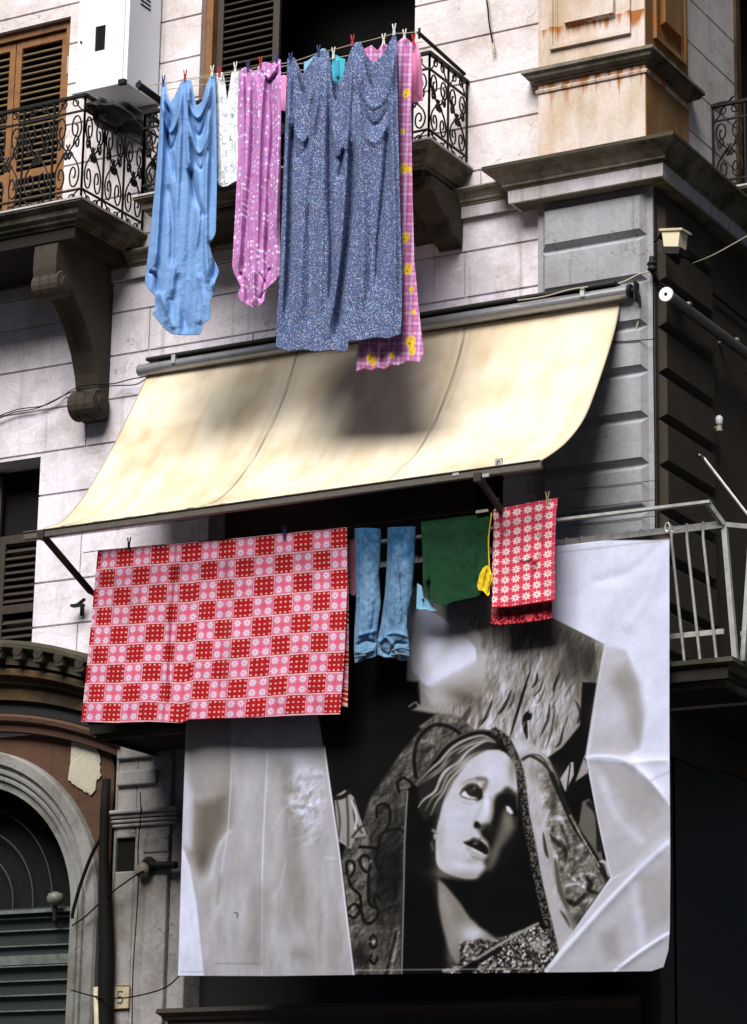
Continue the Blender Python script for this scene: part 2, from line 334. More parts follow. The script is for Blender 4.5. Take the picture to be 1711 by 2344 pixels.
# grey corner pilaster with chamfered blocks
b = MB(); b.box(-1.16, 0, -.08, .45, 6.28, 11.17)
GZ = [11.12-.432*k for k in range(13)]
def chamfer_block_y(mb, x0, x1, z0, z1, y, h, c):
    v = [(x0, y, z0), (x1, y, z0), (x1, y, z1), (x0, y, z1), (x0+c, y-h, z0+c), (x1-c, y-h, z0+c), (x1-c, y-h, z1-c), (x0+c, y-h, z1-c)]
    mb.add(v, [(0, 1, 5, 4), (1, 2, 6, 5), (2, 3, 7, 6), (3, 0, 4, 7), (4, 5, 6, 7)])
def chamfer_block_x(mb, y0, y1, z0, z1, x, h, c):
    v = [(x, y0, z0), (x, y1, z0), (x, y1, z1), (x, y0, z1), (x+h, y0+c, z0+c), (x+h, y1-c, z0+c), (x+h, y1-c, z1-c), (x+h, y0+c, z1-c)]
    mb.add(v, [(0, 1, 5, 4), (1, 2, 6, 5), (2, 3, 7, 6), (3, 0, 4, 7), (4, 5, 6, 7)])
for k in range(12): chamfer_block_y(b, -1.11, -.055, GZ[k+1]+.004, GZ[k]-.004, -.078, .062, .052)
part('corner_pilaster', M['grey'], b)
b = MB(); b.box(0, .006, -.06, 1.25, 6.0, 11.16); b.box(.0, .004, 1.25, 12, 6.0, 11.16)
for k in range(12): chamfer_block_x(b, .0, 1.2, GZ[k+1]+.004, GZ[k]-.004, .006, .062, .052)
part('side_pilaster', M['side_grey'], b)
# ground floor
b = MB(); AC = (-7.45, 4.85)
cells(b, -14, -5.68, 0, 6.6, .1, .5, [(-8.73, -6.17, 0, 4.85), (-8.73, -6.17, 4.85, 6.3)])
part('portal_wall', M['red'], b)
b = MB(); N = 36                    # spandrels: between the arch and the square opening
for i in range(N):
    a0, a1 = math.pi*i/N, math.pi*(i+1)/N
    p0 = (AC[0]-1.28*math.cos(a0), AC[1]+1.28*math.sin(a0)); p1 = (AC[0]-1.28*math.cos(a1), AC[1]+1.28*math.sin(a1))
    v = [(p0[0], .1, p0[1]), (p1[0], .1, p1[1]), (p1[0], .1, 6.3), (p0[0], .1, 6.3)]; v += [(x, .5, z) for x, _, z in v]
    b.add(v, [(0, 1, 2, 3), (4, 7, 6, 5), (0, 4, 5, 1)])
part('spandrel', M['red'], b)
b = MB(); b.box(-9.3, -8.74, .02, .1, 0, 4.85); b.box(-6.16, -5.745, .02, .1, 0, 4.85)
out = []                            # red-brown raised surround with a rounded shoulder
for i in range(25):
    a = math.pi/2*i/24; out.append((-6.25+.5*math.sin(a), 6.12+.5*math.cos(a)))
outer = [(-9.3, 4.85), (-9.3, 6.62), (-8.6, 6.62), (-8.0, 6.62), (-7.45, 6.62), (-6.9, 6.62), (-6.5, 6.62)]+out+[(-5.75, 5.6), (-5.75, 5.2), (-5.75, 4.85)]; inner = [(AC[0]+1.5*math.cos(a), AC[1]+1.5*math.sin(a)) for a in np.linspace(math.pi, 0, len(outer))]
inner = [(AC[0]+1.5*math.cos(a), max(4.85, AC[1]+1.5*math.sin(a))) for a in [math.pi]+[math.atan2(max(p[1]-AC[1], 0), p[0]-AC[0]) for p in outer[1:]]]
for i in range(len(outer)-1):
    v = [(*outer[i], 0), (*outer[i+1], 0), (*inner[i+1], 0), (*inner[i], 0)]; v = [(x, .02, z) for x, z, _ in v]+[(x, .1, z) for x, z, _ in v]
    b.add(v, [(0, 1, 2, 3), (4, 7, 6, 5), (0, 4, 5, 1), (2, 6, 7, 3)])
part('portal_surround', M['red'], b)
PORT = empty('portal', parent=BLD)
b = MB()
def arch_profile(mb, prof, x_in=-6.17):  # prof: (r, y) closed; swept over jambs and arch
    pts = [(-1, 0.0)]+[(0, a) for a in np.linspace(0, math.pi, 41)]+[(1, 0.0)]; rings = []
    for kind, a in pts:
        if kind == -1: rings.append([(AC[0]+r, y, .13) for r, y in prof])
        elif kind == 1: rings.append([(AC[0]-r, y, .13) for r, y in prof])
        else: rings.append([(AC[0]+r*math.cos(a), y, AC[1]+r*math.sin(a)) for r, y in prof])
    k = len(prof); v = [p for rg in rings for p in rg]; mb.add(v, [(i*k+j, i*k+(j+1) % k, (i+1)*k+(j+1) % k, (i+1)*k+j) for i in range(len(rings)-1) for j in range(k)])
arch_profile(b, [(1.28, .12), (1.28, -.02), (1.36, -.03), (1.365, -.06), (1.39, -.065), (1.40, -.045), (1.42, -.045), (1.43, -.075), (1.46, -.08), (1.47, -.055), (1.50, -.055), (1.515, -.10), (1.61, -.10), (1.63, -.07), (1.63, .12)])
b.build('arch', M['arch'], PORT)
b = MB(); b.box(-8.73, -6.17, .42, .46, 0, 6.2); b.build('fanlight_back', M['dark'], PORT)
b = MB()
for rr in (.32, .55, .78, 1.0):
    b.tube([(AC[0]-.25+rr*math.cos(a)*1.05, .34, 4.98+rr*math.sin(a)*1.0) for a in np.linspace(-.2, 2.4, 24)], .007, 5)
b.build('fanlight_grille', plain('grille_bars', (.05, .055, .05), .6), PORT)
b = MB(); b.box(-8.73, -6.17, .30, .34, .13, 4.93); b.build('roller_backing', plain('dark_roller_slats', (.022, .028, .026), .5), PORT)
b = MB()
for zz, h, pr in ((4.90, .035, .10), (4.83, .012, .05), (4.71, .012, .04), (4.56, .012, .04), (4.46, .09, .05), (4.36, .012, .06), (4.22, .012, .04), (4.08, .014, .05), (3.93, .012, .04), (3.78, .012, .04), (3.6, .012, .04), (3.4, .012, .04), (3.2, .012, .04)): b.box(-8.73, -6.17, .30-pr, .31, zz-h, zz)
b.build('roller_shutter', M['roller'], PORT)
# curved pediment over the portal
def seg_arc(x): R = 4.6; return math.sqrt(R*R-(x+7.45)**2)-R
PED = empty('portal_pediment', parent=BLD)
def ped(mb, prof, x0=-9.3, x1=-5.62, n=22):
    rings = [[(x, y, z+seg_arc(x)) for y, z in prof] for x in np.linspace(x0, x1, n)]; k = len(prof)
    v = [p for r in rings for p in r]; mb.add(v, [(i*k+j, i*k+(j+1) % k, (i+1)*k+(j+1) % k, (i+1)*k+j) for i in range(n-1) for j in range(k)]+[tuple(range(k)), tuple(range((n-1)*k, n*k))])
b = MB(); ped(b, [(.1, 7.56), (-.30, 7.54), (-.36, 7.50), (-.36, 7.46), (-.30, 7.44), (-.26, 7.38), (-.26, 7.30), (.1, 7.30)]); b.build('pediment_cap', M['cornice_top'], PED)
for i in range(15):
    x = -9.2+i*.25; z = 7.40+seg_arc(x); b = MB(); b.obox((x, -.28, z), (.05, 0, 0), (0, .085, 0), (0, 0, .06)); b.tube([(x, -.38, z+.02), (x, -.27, z+.04)], .055, 8); b.build('dentil', M['corbel'], PED, bevel=.01)
b = MB(); ped(b, [(.1, 7.29), (-.20, 7.29), (-.25, 7.25), (-.25, 7.20), (-.19, 7.18), (-.17, 7.13), (-.11, 7.11), (-.11, 6.97), (.1, 6.97)]); b.build('pediment_band', M['ochre_band'], PED)
b = MB(); ped(b, [(.1, 6.96), (-.05, 6.96), (-.06, 6.84), (.1, 6.84)]); b.build('pediment_shadow_band', M['shop'], PED)  # recessed band coloured near-black in place of its shade
b = MB(); ped(b, [(.1, 6.83), (-.10, 6.83), (-.14, 6.80), (-.13, 6.76), (-.08, 6.74), (-.07, 6.66), (.1, 6.64)]); b.build('pediment_lower_band', M['red'], PED)
# pier between portal and shop
b = MB(); cells(b, -5.69, -5.05, 0, 6.45, -.04, .4, [(-5.66, -5.44, 5.18, 5.50)]); b.box(-5.66, -5.44, .2, .39, 5.18, 5.5)
b.box(-5.05, -4.86, .0, .4, 0, 6.45)
for z0, z1, y, x1 in ((5.72, 5.76, -.13, -4.92), (5.68, 5.72, -.10, -4.94), (5.64, 5.675, -.085, -4.95), (5.60, 5.635, -.07, -4.96)): b.box(-5.70, x1, y, .0, z0, z1)
for z0, z1 in ((6.26, 6.43), (6.0, 6.14)): b.box(-5.66, -5.2, -.085, .0, z0, z1)
b.box(-5.34, -5.05, -.053, .0, 5.34, 5.50); b.box(-5.38, -5.052, -.052, .0, .13, 5.30)
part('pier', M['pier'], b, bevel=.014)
b = MB(); b.box(-5.658, -5.442, .0, .19, 5.182, 5.498); part('pier_recess_dark_fill', M['dark'], b)  # near-black block put in for the shade inside the hole
# shop front under the balcony, its deep shade put into near-black paint
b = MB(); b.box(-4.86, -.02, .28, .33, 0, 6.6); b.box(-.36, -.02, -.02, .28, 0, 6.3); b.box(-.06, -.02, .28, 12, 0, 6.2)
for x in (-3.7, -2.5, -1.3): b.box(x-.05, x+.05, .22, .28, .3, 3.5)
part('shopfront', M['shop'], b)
b = MB(); sweep(b, [(-4.93, .0), (-4.93, -.1), (-.2, -.1)], [(0, 3.87), (.09, 3.86), (.10, 3.82), (.06, 3.79), (.05, 3.76), (.015, 3.74), (.015, 3.45), (0, 3.45)]); b.box(-4.93, -.2, -.1, .28, 3.44, 3.86)
part('shop_sign_moulding', M['wood_dk'], b)
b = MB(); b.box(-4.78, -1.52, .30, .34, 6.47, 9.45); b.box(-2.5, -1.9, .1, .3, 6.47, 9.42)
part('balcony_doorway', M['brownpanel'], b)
b = MB(); b.box(-5.42, -4.76, -.06, .0, 7.93, 8.02); b.box(-4.74, -4.2, -.05, .0, 7.9, 8.0); part('lintel_board', M['brownpanel'], b)
b = MB(); b.box(-6.05, -5.72, -.07, .0, 7.46, 7.50); b.box(-6.05, -5.72, -.05, .0, 7.41, 7.45); b.box(-6.0, -5.76, -.03, .0, 7.36, 7.40); part('vent_grille', M['corbel'], b)
# louvred shutters and windows
def shutter(parent, x0, x1, z0, z1, y, fm, sm, name='shutter', st=.075, pitch=.075):
    e = empty(name, parent=parent)
    b = MB(); b.box(x0, x0+st, y, y+.045, z0, z1); b.box(x1-st, x1, y, y+.045, z0, z1); b.box(x0+st, x1-st, y, y+.045, z1-st*1.2, z1); b.box(x0+st, x1-st, y, y+.045, z0, z0+st*1.6); zm = z0+(z1-z0)*.36
    b.box(x0+st, x1-st, y, y+.045, zm, zm+st*1.2); b.build('shutter_frame', fm, e, bevel=.004)
    b = MB(); z = z0+st*1.6+.03
    while z < z1-st*1.2-.02:
        if not (zm-.03 < z < zm+st*1.2+.03): b.obox(((x0+x1)/2, y+.025, z), ((x1-x0)/2-st-.001, 0, 0), (0, .024, .022), (0, -.004, .0045))
        z += pitch
    b.build('louvres', sm, e)
WL = empty('balcony_door', parent=BLD)
b = MB(); b.box(-6.78, -6.69, .06, .16, 11.67, 14.29); b.box(-8.15, -6.78, .06, .16, 14.2, 14.29); b.build('door_frame', M['wood'], WL)
shutter(BLD, -7.46, -6.785, 11.7, 14.19, .10, M['wood'], M['slat']); shutter(BLD, -8.14, -7.47, 11.7, 14.19, .10, M['wood'], M['slat'])
b = MB(); b.box(-6.745, -6.725, .045, .06, 13.66, 13.86); b.build('hinge', M['galv'], WL)
b = MB(); b.box(-8.15, -6.69, .3, .34, 11.67, 14.29); b.build('door_backing', M['dark'], WL)
WM = empty('balcony_door', parent=BLD)
b = MB(); b.box(-5.04, -4.95, .08, .2, 11.67, 15); b.build('door_frame', M['wood'], WM); b = MB(); b.box(-2.62, -2.54, .28, .4, 11.67, 15); b.build('door_frame', M['wood'], WM)
shutter(BLD, -4.95, -4.2, 11.7, 14.9, .16, M['wood_dk'], M['wood_dk'])
b = MB(); b.box(-5.04, -2.54, 1.2, 1.25, 11.5, 15.1); b.build('door_backing', M['dark'], WM)
WW = empty('window', parent=BLD)
b = MB(); b.box(-8.2, -6.80, .36, .40, 7.45, 9.46); b.build('window_backing', M['dark'], WW)
shutter(BLD, -7.46, -6.83, 7.46, 8.75, .26, M['wood_dk'], M['wood_dk']); shutter(BLD, -8.18, -7.47, 7.46, 9.4, .26, M['wood_dk'], M['wood_dk'])
b = MB(); b.box(SX-.03, SX+.03, 2.19, 2.30, 11.67, 14.7); b.box(SX-.03, SX+.03, 2.30, 3.55, 14.6, 14.7); b.build('side_door_frame', M['ochre_band'], BLD)
b = MB(); b.box(-.45, -.42, 2.2, 3.6, 11.6, 14.7); b.build('side_door_backing', M['dark'], BLD)

# ---------------------------------------------------------------- wrought iron railings
def spiral(cx, cz, r0, a0, turns, sgn, n=16, r1=.18):
    return [(cx+r0*(1-(1-r1)*t)*math.cos(a0+sgn*turns*2*math.pi*t), cz+r0*(1-(1-r1)*t)*math.sin(a0+sgn*turns*2*math.pi*t)) for t in np.linspace(0, 1, n)]
def bez(p0, p1, p2, p3, n=10): return [tuple(np.array(p0)*(1-t)**3+3*np.array(p1)*t*(1-t)**2+3*np.array(p2)*t*t*(1-t)+np.array(p3)*t**3) for t in np.linspace(0, 1, n)]
def scroll_cell():                  # unit cell, width 1 (0..1), height 0..1; curves of a lyre pattern, mirrored about x=.5
    c = []
    A = bez((.56, .60), (.44, .46), (.08, .38), (.08, .19), 12)+[(p[0], p[1]) for p in spiral(.27, .19, .19, math.pi, 1.25, 1, 20)]
    B = bez((.44, .40), (.60, .55), (.06, .62), (.06, .78), 12)+spiral(.25, .80, .19, math.pi, 1.3, -1, 20)
    D = spiral(.20, .60, .12, -math.pi*.1, 1.1, 1, 14)
    E2 = bez((.30, .42), (.36, .52), (.46, .52), (.5, .46), 8)+spiral(.43, .46, .07, 0, .9, -1, 10)
    for q in (A, B, D, E2): c.append(q); c.append([(1-x, z) for x, z in q])
    return c
def railing(parent, p0, p1, z0, h, n, mat=None, frieze=.16, foot=.13, r=.0092):
    p0 = np.array(p0, float); p1 = np.array(p1, float); L = np.linalg.norm(p1-p0); t = (p1-p0)/L; mat = mat or M['iron']
    def W(u, z): return (p0[0]+t[0]*u, p0[1]+t[1]*u, z)
    b = MB(); nz = np.array([-t[1], t[0], 0])
    T3 = np.array([t[0], t[1], 0])
    for zz, hh, th in ((z0+h, .014, .022), (z0+h-frieze, .009, .010), (z0+foot, .009, .010), (z0+.02, .009, .010)): b.obox(W(L/2, zz), T3*(L/2+.012), nz*th, (0, 0, hh))
    cw = L/n
    for i in range(n+1): b.obox(W(i*cw, z0+h/2), T3*.009, nz*.009, (0, 0, h/2))
    H = h-frieze-foot-.02
    for i in range(n):
        u0 = i*cw+.012; ww = cw-.024
        for c in scroll_cell(): b.tube([W(u0+x*ww, z0+foot+.01+z*H) for x, z in c], r, 5)
        for zc, hh, s in ((z0+h-frieze/2, frieze, 1), (z0+foot/2+.01, foot-.02, -1)):
            for mx in (0, 1):
                q = bez((.02, -.45), (.2, -.4), (.3, .45), (.40, .44), 8)+[(.28+.13*math.cos(a)*(1-k*.045), .12+.30*math.sin(a)*(1-k*.045)) for k, a in enumerate(np.linspace(1.3, -5.2, 14))]
                b.tube([W(u0+(x if mx == 0 else 1-x)*ww, zc+s*z*hh) for x, z in q], r*.85, 5)
    return b.build('railing', mat, parent)
def slab(parent, x0, x1, y0, y1, ztop, mt, mu, th=.30, path=None):
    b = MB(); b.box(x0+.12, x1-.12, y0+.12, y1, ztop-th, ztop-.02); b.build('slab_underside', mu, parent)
    b = MB(); sweep(b, path or [(x0, y1-.0), (x0, y0), (x1, y0), (x1, y1)], [(.0, ztop+.042), (.066, ztop+.042), (.066, ztop+.022), (.0, ztop+.022)]); b.build('slab_lip', M['fascia'], parent)
    b = MB(); prof = [(-.2, ztop+.021), (.05, ztop+.021), (.06, ztop), (.03, ztop-.015), (.0, ztop-.03), (-.01, ztop-.09), (-.05, ztop-.12), (-.055, ztop-.14), (-.09, ztop-.15), (-.095, ztop-.175), (-.13, ztop-.18), (-.13, ztop-.27), (-.2, ztop-.27)]
    sweep(b, path or [(x0, y1-.0), (x0, y0), (x1, y0), (x1, y1)], prof); return b.build('slab_edge', mt, parent)
BL = empty('balcony', parent=BLD); slab(BL, -9.6, -5.66, -1.12, 0, 11.62, M['balc'], M['under'])
railing(BL, (-9.0, -1.09), (-5.66, -1.09), 11.65, 1.12, 9); railing(BL, (-5.66, -1.09), (-5.66, -.02), 11.65, 1.12, 3)
def corbel(parent, x0, x1, k=1.0):
    b = MB(); prof = [(0, 11.34), (-.98, 11.34), (-1.0, 11.18), (-1.0, 11.05), (-.96, 10.86), (-.86, 10.78), (-.76, 10.82), (-.70, 10.86), (-.55, 10.74), (-.42, 10.58), (-.30, 10.38), (-.22, 10.18), (-.19, 10.05), (-.20, 9.95), (-.22, 9.86), (-.15, 9.75), (0, 9.73)]
    b.prism([(y*k, 11.34+(z-11.34)*k) for y, z in prof], 'x', x0+.02, x1-.02)
    for cy, cz, r in ((-.87, 10.91, .135), (-.155, 9.87, .155)):
        for xx in (0, 1, 2): 
            a = x0+(x1-x0)*xx/3; b.lathe((a, cy*k, 11.34+(cz-11.34)*k), [(r*k*.93, 0), (r*k, .02), (r*k, (x1-x0)/3-.02), (r*k*.93, (x1-x0)/3)], (1, 0, 0), 18)
        b.lathe((x1, cy*k, 11.34+(cz-11.34)*k), [(r*k*.75, 0), (r*k*.75, .012), (r*k*.55, .014), (r*k*.55, .03), (r*k*.2, .034)], (1, 0, 0), 16)
    return b.build('corbel', M['corbel'], parent, bevel=.006)
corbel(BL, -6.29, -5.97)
BMD = empty('balcony', parent=BLD); slab(BMD, -5.15, -1.95, -.80, 0, 11.66, M['balc'], M['under'])
railing(BMD, (-5.15, -.78), (-1.95, -.78), 11.69, .9, 9); railing(BMD, (-1.95, -.78), (-1.95, -.02), 11.69, .9, 2); railing(BMD, (-5.15, -.02), (-5.15, -.78), 11.69, .9, 2)
b = MB()                            # broken, crumbling bracket under the right end
rg = random.Random(5); pts = []
prof = [(0, 11.40), (-.66, 11.40), (-.64, 11.26), (-.52, 11.20), (-.45, 11.12), (-.30, 11.10), (-.22, 10.98), (-.05, 10.93), (0, 10.9)]
b.prism([(y+rg.uniform(-.02, .02), z+rg.uniform(-.02, .02)) for y, z in prof], 'x', -2.24, -1.98); b.prism([(y*.8, 11.4+(z-11.4)*.8) for y, z in prof], 'x', -2.5, -2.24)
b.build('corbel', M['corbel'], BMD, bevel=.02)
BS = empty('balcony', parent=BLD)   # side street balcony
slab(BS, -.09, .95, 1.54, 5.0, 11.62, M['balc'], M['under'], path=[(-.05, 1.5), (.95, 1.5), (.95, 5.0)])
railing(BS, (-.07, 1.56), (.93, 1.56), 11.65, .92, 3); railing(BS, (.93, 1.56), (.93, 4.9), 11.65, .92, 9)
b = MB(); b.tube([atX(1578, 232, -.08), atX(1590, 228, -.08), atX(1612, 224, -.02), atX(1619, 215, .02), atX(1624, 212, .04)], .012, 6); b.tube([atX(1590, 228, -.06), atX(1596, 237, -.05)], .01, 6); b.build('wall_hook', M['iron'], BLD)
# lower balcony with plain painted bars
BLW = empty('balcony', parent=BLD)
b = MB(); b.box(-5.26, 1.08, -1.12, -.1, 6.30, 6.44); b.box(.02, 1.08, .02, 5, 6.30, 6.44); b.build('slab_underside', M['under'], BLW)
b = MB(); sweep(b, [(-5.28, -.1), (-5.28, -1.12), (1.1, -1.12), (1.1, 5)], [(-.1, 6.47), (.04, 6.47), (.045, 6.43), (.0, 6.41), (-.01, 6.37), (-.05, 6.35), (-.06, 6.26), (-.1, 6.25)]); b.build('slab_edge', M['balc'], BLW)
b = MB()
def flat(mb, p, q, w1, w2):         # flat bar between two points
    p, q = np.array(p, float), np.array(q, float); t = q-p; L = np.linalg.norm(t); t /= L; s = np.cross(t, (0, 0, 1.)); s = s/np.linalg.norm(s) if np.linalg.norm(s) > .1 else np.array([1., 0, 0]); u = np.cross(s, t)
    mb.obox((p+q)/2, t*L/2, s*w1, u*w2)
zt, zb = 7.60, 6.71
flat(b, (-5.22, -1.12, zt), (1.06, -1.12, zt), .011, .030); flat(b, (-5.22, -1.04, zb), (1.02, -1.04, zb), .011, .022); flat(b, (-5.1, -1.28, 7.76), (1.02, -1.28, 7.76), .028, .012)
flat(b, (1.06, -1.12, zt), (1.22, -.96, zt), .011, .02); flat(b, (1.22, -.96, zt), (1.22, 4.8, zt), .011, .022); flat(b, (1.36, -.85, 7.76), (1.36, 4.8, 7.76), .028, .012); flat(b, (1.12, -.9, zb), (1.12, 4.8, zb), .011, .02)
b.build('top_rail', M['galv'], BLW)
b = MB(); b.obox((1.09, -1.07, 7.04), (.022, 0, 0), (0, .022, 0), (.028, .03, -.57)); 
b.v = [(x, y, z) for x, y, z in b.v]
flat(b, (1.06, -1.12, 7.60), (.99, -1.28, 7.755), .02, .02); flat(b, (1.22, -.96, 7.60), (1.36, -.86, 7.755), .02, .02)
b.obox((1.19, -.93, 7.04), (.02, 0, 0), (0, .02, 0), (-.05, .0, -.57)); b.build('corner_post', M['galv'], BLW)
for x in (.34, .62, .76, .905):
    b = MB(); b.tube([(x-.02, -1.13, 7.64), (x-.02, -1.13, 7.5), (x+.05, -1.05, 6.48)], .013, 8); b.build('baluster', M['galv'], BLW)
for x in np.arange(-5.14, .3, .145):
    b = MB(); b.tube([(x-.02, -1.13, 7.64), (x-.02, -1.13, 7.5), (x+.05, -1.05, 6.48)], .012, 6); b.build('baluster', M['galv'], BLW)
for y in np.arange(-.75, 4.6, .16):
    b = MB(); b.tube([(1.23, y, 7.62), (1.23, y, 7.5), (1.12, y, 6.46)], .012, 6); b.build('baluster', M['galv'], BLW)

# ------------------------------------------------------------------ unseen buildings added across both streets to block sky light
def plain_building(name, label, x0, x1, y0, y1, h, mat, faces):
    r = empty(name, label, 'building')
    b = MB(); b.box(x0, x1, y0, y1, 0, h); b.build('wall', mat, r)
    b = MB(); b.box(x0-.3, x1+.3, y0-.3, y1+.3, h, h+.35); b.build('roof', M['cornice'], r)
    wins = []
    for z in np.arange(4.2, h-2.5, 3.6):
        for f in faces:
            lo, hi = (x0, x1) if f[0] == 'y' else (y0, y1)
            for a in np.arange(lo+1.5, hi-1.5, 3.4):
                b = MB(); c = f[1]
                if f[0] == 'y': b.box(a-.6, a+.6, c-.03, c+.03, z, z+2.1); b.box(a-.72, a+.72, c-.1, c+.1, z-.14, z)
                else: b.box(c-.03, c+.03, a-.6, a+.6, z, z+2.1); b.box(c-.1, c+.1, a-.72, a+.72, z-.14, z)
                b.build('window', M['wood_dk'], r)
    return r
plain_building('added_side_street_building', 'unseen stuccoed building added beyond the side street to shade the side wall', 5.6, 15, .5, 19, 19, M['side_wall'], [('x', 5.6), ('y', .5)])
plain_building('added_opposite_building', 'long unseen stuccoed building added across the main street to cut low sky light', -34, 34, -42, -29, 27, M['side_wall'], [('y', -34)])

# ------------------------------------------------------------------ painting toolkit (numpy, on dense cloth grids)
class Paint:
    def __init__(s, X, Y, c=(0, 0, 0)): s.X = X; s.Y = Y; s.C = np.zeros(X.shape+(3,)); s.C[:] = c
    def _blend(s, a, c, sl): s.C[sl] = s.C[sl]*(1-a[..., None])+np.array(c if hasattr(c, '__len__') else (c, c, c))*a[..., None]
    def _win(s, P, pad):
        x0, x1, y0, y1 = P[:, 0].min()-pad, P[:, 0].max()+pad, P[:, 1].min()-pad, P[:, 1].max()+pad
        m = (s.X >= x0) & (s.X <= x1) & (s.Y >= y0) & (s.Y <= y1); r = np.where(m.any(1))[0]; c = np.where(m.any(0))[0]
        return None if len(r) == 0 or len(c) == 0 else (slice(r[0], r[-1]+1), slice(c[0], c[-1]+1))
    @staticmethod
    def seg(X, Y, P, closed):
        d = np.full(X.shape, 1e9); n = len(P); tt = np.zeros(X.shape)
        for i in range(n if closed else n-1):
            a, b = P[i], P[(i+1) % n]; e = b-a; L = e@e+1e-9; t = np.clip(((X-a[0])*e[0]+(Y-a[1])*e[1])/L, 0, 1)
            q = np.hypot(X-a[0]-t*e[0], Y-a[1]-t*e[1]); m = q < d; d[m] = q[m]; tt[m] = (i+t[m])/max(1, n-1)
        return d, tt
    def poly(s, P, c, soft=2, a=1.0, smooth=False):
        P = np.array(P, float)
        if smooth: P = smooth_pts(P, True)
        sl = s._win(P, soft*2.5)
        if sl is None: return
        X, Y = s.X[sl], s.Y[sl]; d, _ = s.seg(X, Y, P, True); ins = np.zeros(X.shape, bool); n = len(P)
        for i in range(n):
            x1, y1 = P[i]; x2, y2 = P[(i+1) % n]
            if y1 == y2: continue
            ins ^= ((Y > min(y1, y2)) & (Y <= max(y1, y2)) & (X < (x2-x1)*(Y-y1)/(y2-y1)+x1))
        sd = np.where(ins, d, -d); k = np.clip(sd/(2*soft)+.5, 0, 1); k = k*k*(3-2*k); s._blend(k*a, c, sl)
    def stroke(s, P, w, c, soft=1.0, a=1.0, taper=False, smooth=True):
        P = np.array(P, float)
        if smooth and len(P) > 2: P = smooth_pts(P, False)
        sl = s._win(P, w+soft*2.5)
        if sl is None: return
        d, t = s.seg(s.X[sl], s.Y[sl], P, False); ww = w*(np.sin(np.pi*np.clip(t, .03, .97))**.6 if taper else 1.0)
        k = np.clip((ww-d)/(2*soft)+.5, 0, 1); k = k*k*(3-2*k); s._blend(k*a, c, sl)
    def blob(s, x, y, rx, ry, c, a=1.0, rot=0, p=1.0):
        P = np.array([[x-max(rx, ry)*2.4, y-max(rx, ry)*2.4], [x+max(rx, ry)*2.4, y+max(rx, ry)*2.4]]); sl = s._win(P, 0)
        if sl is None: return
        u, v = s.X[sl]-x, s.Y[sl]-y; cr, sr = math.cos(rot), math.sin(rot); q = ((u*cr+v*sr)/rx)**2+((-u*sr+v*cr)/ry)**2
        s._blend(np.exp(-q**p)*a, c, sl)
def emboss(p, polyp, sc, amp, seed, ax=1.0, ay=1.0, soft=6, oct=5, mask=None):
    m = Paint(p.X, p.Y, 0)
    if polyp is not None: m.poly(polyp, 1, soft)
    mk = m.C[..., 0] if mask is None else mask
    h = vnoise(p.X*ax, p.Y*ay, sc, seed, oct); gy, gx = np.gradient(h); e = -(gx+gy*.8); e /= (np.abs(e).mean()+1e-9); p.C *= np.clip(1+mk*amp*e, .2, 2)[..., None]
def smooth_pts(P, closed, k=5):
    n = len(P); out = []
    for i in range(n if closed else n-1):
        p0, p1, p2, p3 = (P[(i-1) % n], P[i], P[(i+1) % n], P[(i+2) % n]) if closed else (P[max(i-1, 0)], P[i], P[i+1], P[min(i+2, n-1)])
        for t in np.arange(k)/k: out.append(.5*((2*p1)+(-p0+p2)*t+(2*p0-5*p1+4*p2-p3)*t*t+(-p0+3*p1-3*p2+p3)*t**3))
    if not closed: out.append(P[-1])
    return np.array(out)
def vnoise(X, Y, sc, seed=0, oct=3):
    rs = np.random.RandomState(seed); g = rs.rand(256, 256); r = np.zeros(X.shape); A = 0; am = 1.0
    for o in range(oct):
        x, y = X/sc*2**o+37*o+500, Y/sc*2**o+11*o+500; xi, yi = np.floor(x).astype(int), np.floor(y).astype(int); fx, fy = x-xi, y-yi; fx = fx*fx*(3-2*fx); fy = fy*fy*(3-2*fy)
        f = lambda a, b: g[a % 256, b % 256]
        r += am*((f(xi, yi)*(1-fx)+f(xi+1, yi)*fx)*(1-fy)+(f(xi, yi+1)*(1-fx)+f(xi+1, yi+1)*fx)*fy); A += am; am *= .5
    return r/A
def resample(P, n):
    P = np.array(P, float); d = np.r_[0, np.cumsum(np.hypot(*np.diff(P, axis=0).T))]; t = np.linspace(0, d[-1], n)
    return np.stack([np.interp(t, d, P[:, 0]), np.interp(t, d, P[:, 1])], 1)
def coons(top, bot, left, right, nu, nv):
    T, B, L, R = resample(top, nu), resample(bot, nu), resample(left, nv), resample(right, nv)
    u = np.linspace(0, 1, nu)[None, :, None]; v = np.linspace(0, 1, nv)[:, None, None]
    return (1-v)*T[None]+v*B[None]+(1-u)*L[:, None]+u*R[:, None]-((1-u)*(1-v)*T[0]+u*(1-v)*T[-1]+(1-u)*v*B[0]+u*v*B[-1])
